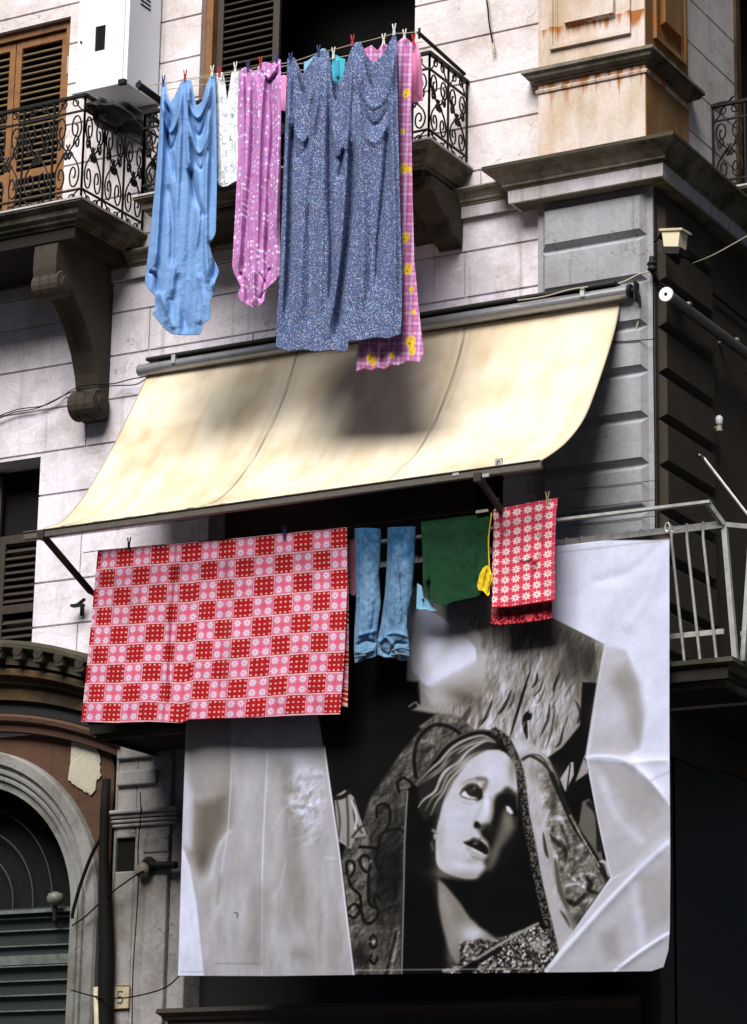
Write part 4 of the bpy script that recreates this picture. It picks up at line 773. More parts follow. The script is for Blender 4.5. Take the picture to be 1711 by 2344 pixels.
p.stroke(Z5((740, 2080), (870, 2060), (990, 1990), (1100, 1920), (1250, 1830), (1420, 1740)), 3, .62, 2.5); p.stroke(Z5((870, 2075), (1000, 2010), (1150, 1920)), 5, .06, 3); p.stroke(Z5((900, 2100), (960, 2040)), 10, .03, 3); p.blob(*Z5((1420, 1900))[0], 16, 16, .72, .8); p.blob(*Z5((1390, 1960))[0], 8, 8, .1, .9)
p.poly(Z5((690, 1410), (760, 1460), (900, 1600), (1000, 1760), (1120, 1850), (1180, 1830), (1430, 1720), (1380, 1400), (1300, 1150), (1200, 1300), (1050, 1425), (900, 1440)), .022, 7)
# left white drape
dl = Z4((60, -900), (1000, -900), (1030, 200), (1080, 520), (1110, 700), (1180, 1200), (1235, 1650), (1295, 2200), (-20, 2200))
p.poly(dl, .72, 1.6); dm = Paint(BX, BY, 0); dm.poly(dl, 1, 1.5); p.C *= (1+dm.C[..., 0]*.13*(vnoise(BX*1.6, BY*.35, 26, 31, 4)-.5))[..., None]
p.poly(Z4((40, -900), (110, 700), (150, 820), (400, 780), (410, 300), (420, -900)), .62, 8); p.poly(Z4((140, 880), (270, 830), (395, 790), (392, 1000), (330, 1150), (205, 1370), (120, 1240), (140, 1080)), .40, 24, .95); p.blob(*Z4((200, 1290))[0], 14, 24, .34, .6, .2)
p.poly(Z4((55, 1180), (110, 1330), (160, 1600), (190, 1900), (215, 2130), (10, 2150)), .95, 3); p.poly(Z4((60, 640), (130, 830), (120, 1200), (50, 1180)), .82, 10)
p.stroke(Z4((418, 300), (412, 620), (385, 1060), (345, 1330), (330, 1620)), 1.5, .86, 2, .8, taper=True); p.stroke(Z4((400, 1080), (320, 1190), (260, 1420)), 4, .86, 6, .7); p.stroke(Z4((340, 1400), (325, 1500), (310, 1600)), 5, .55, 8, .7, taper=True)
p.stroke(Z4((672, 500), (650, 900), (632, 1400), (630, 2200)), 1.5, .93, 2, .85, taper=True); p.stroke(Z4((600, 1500), (590, 1800), (600, 2000)), 14, .62, 14, .6)
p.poly(Z4((740, 560), (880, 600), (850, 900), (800, 1100), (780, 900)), .58, 14, .7); p.poly(Z4((830, 930), (905, 960), (900, 1150), (960, 1500), (940, 1800), (840, 1700), (790, 1350)), .56, 16, .7)
for x, y, rx, ry, c, ro in ((930, 640, 22, 40, .93, -.3), (900, 730, 14, 10, 1, .3), (870, 870, 18, 8, .99, .5), (980, 700, 20, 30, .88, .2), (1000, 850, 24, 16, .9, .6), (990, 980, 18, 30, .9, -.2), (900, 920, 16, 5, 1, .7), (960, 850, 12, 24, .66, .4), (1010, 920, 8, 18, .7, -.4), (880, 800, 6, 20, .6, .2)): p.blob(*Z4((x, y))[0], rx, ry, c, .75, ro)
for q, c in ((((900, 690), (1000, 680), (1080, 660)), .95), (((1080, 1265), (1160, 1275)), .96), (((660, 1620), (750, 1500), (800, 1300)), .88), (((830, 900), (900, 945), (990, 890)), 1), (((700, 1080), (760, 960), (830, 880)), .9)): p.stroke(Z4(*q), 2, c, 5, .45, taper=True)
for k in range(16): x, y = rs.uniform(350, 1200), rs.uniform(1500, 2050); p.blob(*Z4((x, y))[0], rs.uniform(5, 16), rs.uniform(15, 60), .58, .35)
p.stroke(Z4((300, 2030), (620, 2030)), 1.5, .5, 2, .6); p.blob(*Z4((900, 1960))[0], 26, 16, .55, .6); p.stroke(Z4((430, 1665), (455, 1670), (450, 1700)), 1, .15, 1)
p.stroke(Z4((1078, 470), (1110, 700), (1180, 1190), (1240, 1700), (1292, 2130)), 1.8, .95, 1.6)
cm = Paint(BX, BY, 0); cm.blob(*Z4((940, 830))[0], 40, 60, 1, 1, -.1); cm.blob(*Z4((960, 1080))[0], 34, 40, 1, .6); emboss(p, None, 24, .085, 55, mask=cm.C[..., 0]*dm.C[..., 0]); emboss(p, dl, 60, .010, 56, 1.2, .45, oct=3); emboss(p, Z4((60, 1500), (1250, 1500), (1290, 2120), (30, 2130)), 60, .012, 57, 1.4, .6, oct=3)
# right white drape
p.poly(Z6((380, -420), (1200, -420), (1200, 2200), (375, 2120), (550, 1880), (770, 1560), (640, 940), (620, 860), (690, 430), (730, 190), (430, 40), (380, 0)), .93, 1.6)
p.poly(Z6((735, 195), (860, 230), (930, 420), (960, 640), (940, 800), (860, 850), (640, 845), (690, 430)), .76, 7); p.poly(Z6((860, 300), (930, 420), (960, 600), (930, 760), (880, 700), (820, 480), (760, 420), (800, 340)), .62, 16); p.blob(*Z6((780, 620))[0], 36, 40, .86, .7)
p.poly(Z6((632, 870), (860, 890), (1000, 1000), (1115, 1150), (1120, 1330), (950, 1480), (770, 1570), (700, 1250)), .76, 4); p.poly(Z6((700, 900), (900, 930), (1020, 1060), (1080, 1200), (960, 1300), (880, 1180)), .70, 14); p.stroke(Z6((720, 1000), (800, 1200), (950, 1350)), 8, .88, 9, .7)
p.stroke(Z6((622, 855), (730, 850), (870, 880), (990, 970), (1120, 1130)), 3.0, 1.0, 3); p.stroke(Z6((870, 885), (1000, 872), (1120, 870)), 3, 1.0, 3); p.stroke(Z6((1010, 990), (1120, 940)), 2, .8, 4)
p.poly(Z6((1120, 1330), (1120, 2130), (385, 2130), (550, 1885), (770, 1580), (960, 1470)), .77, 5); p.poly(Z6((950, 1560), (1120, 1450), (1120, 1800), (980, 1900), (930, 1700)), .68, 14, .8); p.poly(Z6((700, 1900), (800, 1850), (830, 2050), (740, 2060)), .60, 12, .6); p.stroke(Z6((900, 1620), (930, 1800), (950, 1950)), 10, .88, 10, .7)
p.stroke(Z6((1120, 1345), (930, 1520), (700, 1760), (390, 2110)), 4.5, 1.0, 3.5); p.stroke(Z6((950, 1500), (1120, 1330)), 14, .85, 12, .5); p.stroke(Z6((1120, 1885), (950, 1990), (790, 2115)), 3, 1.0, 3)
p.stroke(Z6((735, 192), (690, 430), (622, 858)), 1.6, .80, 1.5); p.stroke(Z6((640, 940), (700, 1250), (768, 1560)), 1.6, .90, 1.5)
p.stroke(Z6((1080, -380), (900, -60), (760, 150)), 22, .86, 22, .6); p.blob(*Z6((480, -250))[0], 40, 60, .84, .5)
p.stroke([(1232, 1222), (1480, 1193)], 2, .80, 2); p.stroke([(400, 2148), (1465, 2138)], 1.5, .72, 2, .6)
emboss(p, Z6((380, -420), (1200, -420), (1200, 2200), (375, 2120), (640, 940), (690, 430)), 80, .008, 58, oct=3)
def blur(A, k):
    for _ in range(k):
        B = A.copy(); B[1:-1] = (A[:-2]+2*A[1:-1]+A[2:])/4; A = B.copy(); A[:, 1:-1] = (B[:, :-2]+2*B[:, 1:-1]+B[:, 2:])/4
    return A
fm = Paint(BX, BY, 0); fm.poly(Z5((540, 700), (900, 340), (1180, 400), (1290, 700), (1330, 1200), (1250, 1500), (1150, 1850), (900, 2060), (720, 1900), (650, 1300)), 1, 8); fk = fm.C[..., :1]
p.C = p.C*(1-fk)+blur(p.C, 1)*fk; p.C = p.C*(1+fk*.05*(vnoise(BX, BY, 22, 64, 4)-.5)[..., None]*2)
g = np.clip(p.C[..., 0]*(1+.05*(vnoise(BX, BY, 5, 59, 2)-.5)), 0, 1); hi = np.clip((g-.45)/.45, 0, 1)[..., None]
tint = np.array([1.03, .98, .92])*(1-hi)+np.array([.93, .945, 1.05])*hi
colB = lin(g[..., None]*tint)*.80
wv = relief(BX, BY, [(Z6((1120, 1345), (930, 1520), (700, 1760), (390, 2110)), 14, .018), (Z6((1120, 1885), (790, 2115)), 9, .012), (Z6((622, 855), (870, 880), (1120, 1130)), 14, .014), (Z6((870, 885), (1120, 870)), 12, .01), (Z4((672, 500), (632, 1400), (630, 2140)), 10, .012), (Z4((60, 1200), (160, 1600), (215, 2130)), 20, .012), ([(1480, 1185), (1440, 1300), (1380, 1400)], 18, .014), ([(1478, 1185), (1400, 1260), (1300, 1290)], 16, -.01), (Z4((400, 560), (330, 1600)), 14, -.012), (Z4((850, 880), (1000, 900)), 10, .012), (Z4((900, 690), (1080, 660)), 9, .01)])
wv += .012*(vnoise(BX, BY, 150, 41, 3)-.5)*2+.02*np.sin(BX/210.)
P3 = at(BX, BY, -1.225-wv); o = grid_mesh('printed_banner', P3, M['banner'], colB, thick=.003)
tag(o, 'huge black-and-white printed banner of a veiled statue looking upward, hung from the lower balcony', 'banner')
b = MB(); c = at(1477, 1178, -1.25)
b.tube([c+np.array((.022*math.cos(a), -.01, .045+.04*math.sin(a))) for a in np.linspace(-1.2, 4.4, 14)], .007, 6); b.tube([c+(-.03, 0, .03), c+(.05, -.005, .0), c+(.12, 0, .03)], .006, 6)
tag(b.build('tie_hook', M['galv']), 'steel tie hook fixing the top right corner of the printed banner', 'hook')

# ------------------------------------------------------------------ cloth materials with node patterns
def chambray():
    m = NT('blue_chambray'); v = m.ramp(m.noise(4, 5, .6), [(.3, .88), (.7, 1.1)]); f = m.ramp(m.noise(1, 2, .6, m.mapping((420, 420, 120))), [(.3, .86), (.7, 1.12)])
    m.base(m.mix(1.0, m.mix(1.0, (.17, .31, .57), v, 'MULTIPLY'), f, 'MULTIPLY')); m.set(.85, spec=.1); m.bump(m.math('ADD', m.noise(200, 2), m.math('MULTIPLY', m.noise(20, 5, .65, dist=.8), 5.0)), .35, .008); return m.m
def speckled(name, base, cols, scale, base2):
    m = NT(name); v = m.n('ShaderNodeTexVoronoi'); v.inputs['Scale'].default_value = scale; m.l(m.tc.outputs['Object'], v.inputs['Vector']); 
    d = v.outputs['Distance']; hs = m.n('ShaderNodeSeparateColor'); m.l(v.outputs['Color'], hs.inputs[0])
    c = m.ramp(hs.outputs[0], [(i/(len(cols)), q) for i, q in enumerate(cols)]); c.node.color_ramp.interpolation = 'CONSTANT'
    k = m.ramp(d, [(.34, 1), (.50, 0)]); b0 = m.mix(m.ramp(m.noise(scale*.8, 3, .7), [(.4, 0), (.6, 1)]), base, base2)
    col = m.mix(k, b0, c); fine = m.ramp(m.noise(scale*3.2, 2, .7), [(.4, .7), (.6, 1.25)]); m.base(m.mix(1.0, col, fine, 'MULTIPLY')); m.set(.85, spec=.1); m.bump(m.noise(18, 4, .6), .25, .008); return m.m
M['chambray'] = chambray()
M['ditsy'] = speckled('small_flower_print', (.045, .07, .15), [(.05, .07, .16), (.30, .36, .52), (.09, .10, .20), (.50, .50, .58), (.13, .17, .33), (.22, .12, .22), (.07, .11, .2), (.36, .46, .66)], 88, (.10, .14, .27))
def pinkfloral():
    m = NT('pink_flower_print'); v = m.n('ShaderNodeTexVoronoi'); v.inputs['Scale'].default_value = 19; v.inputs['Randomness'].default_value = .45; m.l(m.mapping((1, .0, 1)), v.inputs['Vector'])
    n = m.ramp(m.noise(22, 4, .65), [(.35, (.40, .13, .35)), (.52, (.50, .22, .46)), (.68, (.30, .20, .50))]); k = m.ramp(m.math('ADD', v.outputs['Distance'], m.math('MULTIPLY', m.noise(70, 2), .22)), [(.33, 1), (.43, 0)])
    yl = m.ramp(v.outputs['Distance'], [(.07, 1), (.1, 0)]); col = m.mix(k, n, (.72, .62, .78)); col = m.mix(yl, col, (.55, .35, .35)); m.base(col); m.set(.85, spec=.1); m.bump(m.noise(24, 4, .6), .25, .006); return m.m
M['pinkfloral'] = pinkfloral()
def whiteprint():
    m = NT('white_sketch_print'); v = m.n('ShaderNodeTexVoronoi'); v.feature = 'DISTANCE_TO_EDGE'; v.inputs['Scale'].default_value = 17; m.l(m.tc.outputs['Object'], v.inputs['Vector'])
    k = m.ramp(v.outputs['Distance'], [(.02, 1), (.06, 0)]); k2 = m.math('MULTIPLY', k, m.ramp(m.noise(9, 3), [(.42, .15), (.6, 1)])); t = m.ramp(m.noise(7, 4), [(.55, 0), (.68, .5)])
    m.base(m.mix(k2, m.mix(t, (.74, .76, .80), (.45, .48, .36)), (.13, .15, .17))); m.set(.85, spec=.1); m.bump(m.noise(22, 4), .2, .006); return m.m
M['whiteprint'] = whiteprint()
M['green'] = cloth_mat('green_jersey', (.007, .045, .016), var=.2); M['yellow'] = cloth_mat('yellow_lycra', (.78, .56, .015)); M['pink'] = cloth_mat('pink_jersey', (.66, .24, .42)); M['sky'] = cloth_mat('pale_blue_cotton', (.20, .42, .60))
M['turq'] = cloth_mat('turquoise_cotton', (.05, .35, .46)); M['maroon'] = cloth_mat('maroon_cotton', (.24, .03, .07)); M['black_cloth'] = cloth_mat('black_plastic_sheet', (.01, .01, .009), rough=.5); M['dkpink'] = cloth_mat('dusty_pink_cotton', (.20, .07, .085))
def garment(name, top, bot, left, right, Y, mat, folds=(), nu=150, nv=260, col=None, crumple=.006, csc=30, cseed=1, parent=None, bulge=0, thick=.004, sway=None, hang=None, fs=1.0):
    G = coons(top, bot, left, right, nu, nv); X, Yp = G[..., 0], G[..., 1]
    u = np.linspace(0, 1, nu)[None, :]; v = np.linspace(0, 1, nv)[:, None]
    D = fs*relief(X, Yp, folds)+crumple*(vnoise(X, Yp*.6, csc, cseed, 4)-.5)*2+bulge*np.sqrt(np.clip(4*u*(1-u), 0, 1))
    if hang: D = D+hang(u, v, X, Yp)
    C = None if col is None else col(X, Yp, np.broadcast_to(u, X.shape), np.broadcast_to(v, X.shape))
    return grid_mesh(name, at(X, Yp, Y-D), mat, C, thick=thick, parent=parent)
def z1(*p): return [(x*.3507, y*.3507) for x, y in p]
def ZS(*p): return [(309+.4021*x, 44.4+.4021*y) for x, y in p]
def z2(*p): return [(434.5+.4091*x, .4091*y) for x, y in p]
DF = 1.52                           # the front washing line is this far out from the wall
# 1 blue chambray duvet cover / nightdress
o = garment('laundry_dress', z1((1022, 512), (1045, 515), (1055, 590), (1075, 645), (1100, 610), (1148, 505), (1205, 503), (1225, 600), (1240, 670), (1275, 640), (1300, 540), (1325, 480), (1358, 478)), ZS((70, 1612), (100, 1650), (140, 1700), (180, 1727), (250, 1733), (330, 1730), (342, 1700), (352, 1668), (385, 1642)),
    z1((1022, 512), (1015, 620), (1003, 850), (985, 1120), (955, 1400), (930, 1640))+ZS((32, 1400), (30, 1450), (52, 1485), (92, 1500), (82, 1550), (84, 1590), (70, 1612)), z1((1358, 478), (1365, 700), (1368, 1200), (1362, 1450))+ZS((415, 1180), (384, 1235), (398, 1290), (420, 1340), (440, 1392), (418, 1430), (410, 1500), (386, 1540), (392, 1600), (385, 1642)), -DF, M['chambray'],
    [(z1((1150, 520), (1130, 1000), (1100, 1640), (1080, 1900)), 9, .045), (z1((1320, 500), (1310, 900), (1300, 1500), (1310, 1800)), 8, .05), (z1((1030, 530), (1025, 900), (1000, 1400), (980, 1700)), 7, .04), (z1((1190, 520), (1180, 800), (1200, 1100)), 6, .03),
     (z1((1025, 640), (1080, 740), (1060, 860), (1090, 1010), (1110, 1150)), 5, -.035), (z1((1030, 600), (1045, 760), (1078, 830), (1120, 740), (1148, 560)), 5, .028), (z1((1030, 700), (1055, 880), (1090, 930), (1140, 760)), 5, -.026), (z1((1190, 540), (1205, 680), (1250, 740), (1295, 660), (1330, 520)), 5, .028), (z1((1190, 620), (1215, 790), (1262, 850), (1310, 720), (1330, 600)), 5, -.03), (z1((1190, 720), (1225, 900), (1265, 960), (1315, 820)), 6, .026), (z1((1195, 850), (1235, 1020), (1275, 1060), (1315, 920)), 5, -.024),
     (z1((1190, 1050), (1240, 1250), (1290, 1380)), 7, -.04), (z1((1060, 1150), (1090, 1400), (1090, 1700)), 8, -.035), (z1((1250, 1000), (1260, 1300), (1230, 1600)), 6, .02), ([(350, 640), (372, 690), (385, 730)], 8, .025), ([(395, 600), (400, 680), (420, 735)], 10, -.02), ([(440, 600), (450, 660), (440, 720)], 8, .025), ([(462, 530), (475, 570), (470, 620)], 5, -.03), ([(330, 600), (345, 612), (352, 650)], 5, -.03), ([(474, 560), (484, 590), (470, 640)], 5, .03)],
    nu=170, nv=300, fs=1.7, crumple=.010, csc=40, cseed=5, hang=lambda u, v, X, Y: .020*np.sin(X*.19+Y*.012)*np.clip((Y-230)/200, 0, 1)+.013*(vnoise(X+Y*.3, Y*.55, 20, 6, 4)-.5)*2*np.clip((Y-470)/140, 0, 1))
tag(o, 'plain light blue dress hanging crumpled at the left end of the upper washing line', 'dress')
# 2 white printed cloth
o = garment('printed_blouse', [(479, 162), (493, 160), (498, 180), (503, 222), (508, 190), (513, 158), (530, 156)], [(483, 408), (492, 413), (502, 412), (515, 404), (527, 398)], [(479, 162), (477, 260), (480, 360), (483, 408)], [(530, 156), (530, 280), (527, 398)], -DF+.06, M['whiteprint'],
    [([(488, 170), (490, 300), (494, 400)], 5, .025), ([(520, 165), (516, 280), (520, 390)], 5, .025), ([(503, 195), (504, 300), (506, 405)], 5, -.03)], nu=60, nv=160, crumple=.008)
tag(o, 'narrow white top with grey sketchy print between the plain blue dress and the pink nightdress', 'top')
# 3 pink floral nightdress
o = garment('laundry_nightdress', z2((232, 385), (262, 362), (290, 375), (325, 385), (345, 340), (375, 335), (410, 345), (440, 318), (456, 322)), ZS((541, 1500), (545, 1532), (580, 1562), (625, 1582), (660, 1570), (684, 1545)),
    z2((232, 385), (222, 620), (225, 850), (210, 1150), (196, 1400))+ZS((508, 1345), (522, 1400), (552, 1440), (556, 1470), (541, 1500)), z2((456, 322), (458, 700), (452, 1100), (452, 1380))+ZS((768, 1400), (740, 1440), (700, 1475), (690, 1500), (684, 1545)), -DF-.02, M['pinkfloral'],
    [(z2((300, 400), (300, 800), (260, 1300), (250, 1500)), 6, -.04), (z2((375, 350), (355, 560), (340, 880), (330, 1400)), 5, .03), (z2((325, 390), (330, 700), (300, 1100), (290, 1450)), 5, .03), (z2((440, 340), (440, 800), (425, 1300)), 7, .035), (z2((400, 380), (410, 700), (390, 1000), (370, 1500)), 6, -.045), (z2((250, 380), (255, 700), (240, 1200), (225, 1480)), 6, .035), (z2((360, 400), (395, 420), (440, 340)), 5, .03, 1), (z2((350, 380), (395, 440), (445, 380)), 4, -.025, 1), (z2((410, 1000), (380, 1300), (375, 1500)), 5, -.03), ([(530, 600), (545, 630), (550, 670)], 5, -.03), ([(560, 590), (562, 640), (565, 675)], 6, .03), ([(600, 590), (585, 625), (577, 670)], 5, -.025), ([(570, 600), (590, 635), (570, 665)], 4, -.02)],
    nu=120, nv=300, fs=1.6, crumple=.012, csc=28, cseed=8, hang=lambda u, v, X, Y: .014*np.sin(X*.27+Y*.012))
tag(o, 'long pink nightdress with white flowers, gathered at its hem, hanging beside the big grey-blue sheet', 'nightdress')
# 4 checked pyjama cloth with yellow patches, behind the sheet
def plaid(X, Y, u, v):
    C = np.zeros(X.shape+(3,)); C[:] = (.56, .17, .34); s, t = X+.04*Y, Y-.0*X
    for per, wd, c, a in ((22, 2.5, (.66, .45, .66), .7), (11, .9, (.25, .12, .38), .7)):
        C = C*(1-a*(np.abs((s % per)-per/2) < wd)[..., None])+np.array(c)*a*(np.abs((s % per)-per/2) < wd)[..., None]; C = C*(1-a*(np.abs((t % per)-per/2) < wd)[..., None])+np.array(c)*a*(np.abs((t % per)-per/2) < wd)[..., None]
    P = Paint(X, Y, 0); P.C = C
    for x, y, r in ((899, 206, 8), (893, 372, 9), (905, 375, 6), (897, 525, 9), (902, 595, 10), (910, 640, 6), (908, 755, 11), (912, 775, 8), (820, 790, 9), (826, 800, 7), (868, 785, 6), (890, 290, 5), (915, 690, 5)): 
        P.blob(x, y, r, r*1.35, (.84, .58, .02), 1, .3, 4); P.blob(x+2, y-r*.5, r*.3, r*.3, (.85, .2, .1), .9, 0, 3); P.blob(x-2, y+r*.4, r*.3, r*.25, (.2, .08, .05), .8, 0, 3)
    return P.C
o = garment('laundry_pyjamas', [(806, 108), (822, 100), (835, 112), (849, 92), (866, 112), (880, 92), (895, 80), (912, 96)], [(787, 821), (805, 814), (820, 819), (835, 812), (850, 816), (865, 806), (880, 808), (900, 798), (930, 801), (937, 778)], [(806, 108), (806, 400), (797, 700), (787, 821)], [(912, 96), (909, 245), (912, 420), (916, 573), (928, 700), (937, 778)], -DF+.10, M['paint_cloth'],
    [([(895, 90), (893, 400), (900, 790)], 7, .03), ([(908, 200), (905, 500), (915, 790)], 4, -.02), ([(880, 100), (875, 400), (880, 800)], 7, -.04), ([(845, 760), (845, 815)], 6, -.03), ([(815, 760), (812, 818)], 6, .03), ([(865, 770), (862, 808)], 6, .03)], nu=130, nv=360, col=plaid, crumple=.006)
tag(o, 'pink checked pyjama cloth with yellow patches, hanging mostly behind the big grey-blue sheet', 'pyjamas')
# 5 the big grey-blue sheet: a front layer and a back layer folded over the rope
SH = empty('laundry_sheet', 'large grey-blue sheet with tiny flowers, the widest piece on the upper washing line', 'sheet', loc=tuple(at(745, 110, -DF)))
sf = [(ZS((832, 210), (815, 600), (800, 1100), (775, 1750)), 7, .05), (ZS((1010, 180), (975, 450), (925, 800), (890, 1300), (880, 1750)), 12, .05), (ZS((1178, 150), (1150, 500), (1130, 900), (1090, 1400), (1020, 1780)), 8, .055), (ZS((1210, 150), (1210, 700), (1230, 1200), (1210, 1700)), 11, .045), (ZS((1398, 100), (1385, 500), (1400, 1000), (1410, 1650)), 8, .055), (ZS((1030, 200), (1010, 700), (1000, 1200), (990, 1750)), 9, .035),
      (ZS((850, 560), (830, 800), (825, 1200), (800, 1650)), 6, -.07), (ZS((955, 420), (935, 600), (900, 860)), 6, -.05), (ZS((1045, 430), (1045, 900), (1055, 1300), (1045, 1600)), 6, -.07), (ZS((1165, 650), (1165, 1000), (1120, 1400), (1075, 1780)), 8, -.10), (ZS((1370, 560), (1350, 850), (1315, 1200), (1300, 1500)), 7, -.08), (ZS((1120, 700), (1105, 880)), 7, -.06), (ZS((1270, 700), (1280, 1100), (1260, 1600)), 10, -.03), (ZS((930, 1000), (940, 1400), (930, 1700)), 11, -.03),
      (ZS((825, 440), (850, 600), (905, 660), (955, 560), (985, 330)), 8, .022), (ZS((822, 560), (870, 760), (950, 620)), 8, -.022), (ZS((1060, 560), (1095, 740), (1130, 620)), 8, .04), (ZS((1195, 220), (1225, 400), (1290, 480), (1360, 400), (1390, 200)), 8, .024), (ZS((1195, 330), (1230, 510), (1295, 580), (1365, 490), (1392, 300)), 8, -.032), (ZS((1200, 480), (1245, 630), (1300, 670), (1370, 560)), 9, .024)]
par(garment('front_layer', ZS((812, 212), (850, 204), (868, 280), (880, 370), (905, 415), (930, 370), (955, 240), (985, 168), (1038, 166), (1048, 260), (1060, 400), (1078, 450), (1095, 380), (1130, 260), (1175, 128), (1215, 118), (1232, 220), (1255, 330), (1290, 385), (1325, 345), (1355, 250), (1380, 110), (1400, 70), (1412, 90)), [(611, 768), (640, 776), (665, 772), (700, 777), (730, 774), (762, 777), (770, 774), (767, 753), (800, 752), (830, 746), (860, 748), (886, 738)],
    z2((465, 322), (472, 620), (463, 1000), (452, 1400))[:0]+ZS((812, 212), (800, 600), (785, 1000), (765, 1500))+[(612, 700), (611, 768)], ZS((1412, 90), (1420, 500), (1432, 1000), (1442, 1400))+[(889, 680), (886, 738)], -DF-.06, M['ditsy'], sf, nu=300, nv=400, crumple=.008, csc=44, cseed=3), SH)
par(garment('back_layer', ZS((818, 214), (852, 206), (895, 300), (960, 200), (985, 170), (1038, 168), (1050, 230), (1062, 330), (1120, 350), (1175, 130), (1215, 120), (1250, 200), (1290, 235), (1340, 180), (1400, 75), (1410, 92)), [(625, 740), (700, 745), (760, 742), (830, 722), (880, 715)], ZS((818, 214), (800, 900), (800, 1700)), ZS((1410, 92), (1418, 700), (1420, 1660)), -DF+.08, M['ditsy'], (), nu=120, nv=120), SH)
# small things on the second and third lines
def small(name, top, bot, left, right, Y, mat, label, cat, **k): return tag(garment(name, top, bot, left, right, Y, mat, nu=50, nv=70, **k), label, cat)
small('laundry_shirt', z2((1140, 235), (1165, 240), (1188, 230), (1200, 258), (1212, 300)), z2((1150, 558), (1190, 552), (1224, 543)), z2((1140, 235), (1150, 400), (1150, 558)), z2((1212, 300), (1222, 400), (1224, 543)), -1.20, M['pink'], 'short pink shirt at the right end of the upper lines, against the iron railing', 'shirt', folds=[(z2((1170, 250), (1180, 400), (1180, 550)), 5, -.03), (z2((1200, 270), (1205, 400), (1205, 545)), 4, .03)])
small('laundry_cloth', z2((450, 410), (475, 405), (492, 410)), z2((452, 600), (470, 598), (492, 605)), z2((450, 410), (452, 600)), z2((492, 410), (492, 605)), -1.2, M['pink'], 'pale pink cloth showing in the gap between the pink nightdress and the grey-blue sheet', 'cloth')
small('laundry_cloth', z2((735, 300), (755, 296), (780, 312), (805, 320)), z2((735, 435), (755, 440), (775, 448), (795, 430)), z2((735, 300), (732, 370), (735, 435)), z2((805, 320), (800, 380), (795, 430)), -1.2, M['turq'], 'small turquoise cloth hanging on the line behind the middle of the grey-blue sheet', 'cloth', folds=[(z2((760, 310), (765, 430)), 4, .03)])
small('laundry_cloth', z2((582, 335), (600, 330), (640, 300), (680, 262), (700, 265)), z2((582, 395), (620, 400), (660, 400), (700, 380)), z2((582, 335), (582, 395)), z2((700, 265), (700, 380)), -1.2, M['sky'], 'pale blue cloth peeking over the left half of the grey-blue sheet', 'cloth')
small('laundry_cloth', z2((925, 260), (940, 250), (960, 262)), z2((928, 330), (945, 345), (962, 335)), z2((925, 260), (928, 330)), z2((960, 262), (962, 335)), -1.15, M['maroon'], 'tiny maroon cloth peeking over the right half of the grey-blue sheet', 'cloth')
# ropes and arms of the upper washing lines
MB_arm = []
for (px, py, Y0, label) in ((306, 187, -1.78, 'thick black washing-line arm sticking out beneath the white cabinet, left of the blue dress'), (925, 72, -1.72, 'black washing-line arm sticking out behind the pink pyjama cloth at the right end')):
    e = at(px, py, Y0); b = MB(); b.tube([e, (e[0], -.82, e[2]-.05)], .035 if px < 500 else .018, 10); b.tube([e+(0, .02, -.05), e+(0, .02, .05)], .012, 6); tag(b.build('washing_line_pole', M['iron']), label, 'washing line arm')
def rope(name, pts, r, mat, label, cat='rope', n=6, sag=0, parent=None):
    b = MB(); Q = []
    for i in range(len(pts)-1):
        for t in np.linspace(0, 1, n, endpoint=False): q = np.array(pts[i])*(1-t)+np.array(pts[i+1])*t; q[2] -= sag*4*t*(1-t); Q.append(q)
    Q.append(np.array(pts[-1])); b.tube(Q, r, 5); return tag(b.build(name, mat), label, cat)
fl = [(306, 186), (361, 186), (410, 174), (470, 164), (519, 158), (577, 147), (644, 137), (704, 117), (780, 98), (872, 74), (925, 70)]
rope('clothes_line', [at(x, y, -DF) for x, y in fl], .004, M['pale_cable'], 'front rope of the upper washing line, carrying the grey-blue sheet', sag=.005)
a, c = at(330, 187, -1.2), at(935, 92, -1.2); rope('clothes_line', [a, c], .004, M['pale_cable'], 'second rope of the upper washing line, nearer the railing, with the pink shirt', n=14, sag=.03)
a, c = at(350, 200, -1.0), at(945, 108, -1.0); rope('clothes_line', [a, c], .004, M['pale_cable'], 'rearmost rope of the upper washing line, closest to the iron railing', n=14, sag=.02)
def pm(n, c): return plain(n, c, .45, var=.05)
PC = {'red': (pm('red_plastic', (.45, .015, .02)), 'red'), 'blue': (pm('navy_plastic', (.02, .04, .14)), 'navy blue'), 'white': (pm('white_plastic', (.7, .72, .68)), 'white'), 'wood': (pm('peg_wood', (.42, .33, .2)), 'wooden'), 'green': (pm('pale_green_plastic', (.42, .6, .5)), 'pale green')}
def peg(px, py, Y, kind, where, s=1.0):
    c = at(px, py, Y); b = MB(); h = .042*s
    for d in (-1, 1):
        b.obox(c+(d*.007, -.004, -.4*h), (.0045, 0, 0), (0, .005, 0), (-d*.002, 0, h*.75)); b.obox(c+(d*.0115, -.004, h*.62), (.0045, 0, 0), (0, .005, 0), (d*.005, 0, h*.62))
    b.tube([c+(-.011, -.01, 0), c+(.011, -.01, 0)], .003, 6)
    tag(b.build('clothes_peg', PC[kind][0], bevel=.001), where, 'clothes peg', 'clothes pegs on the washing lines')
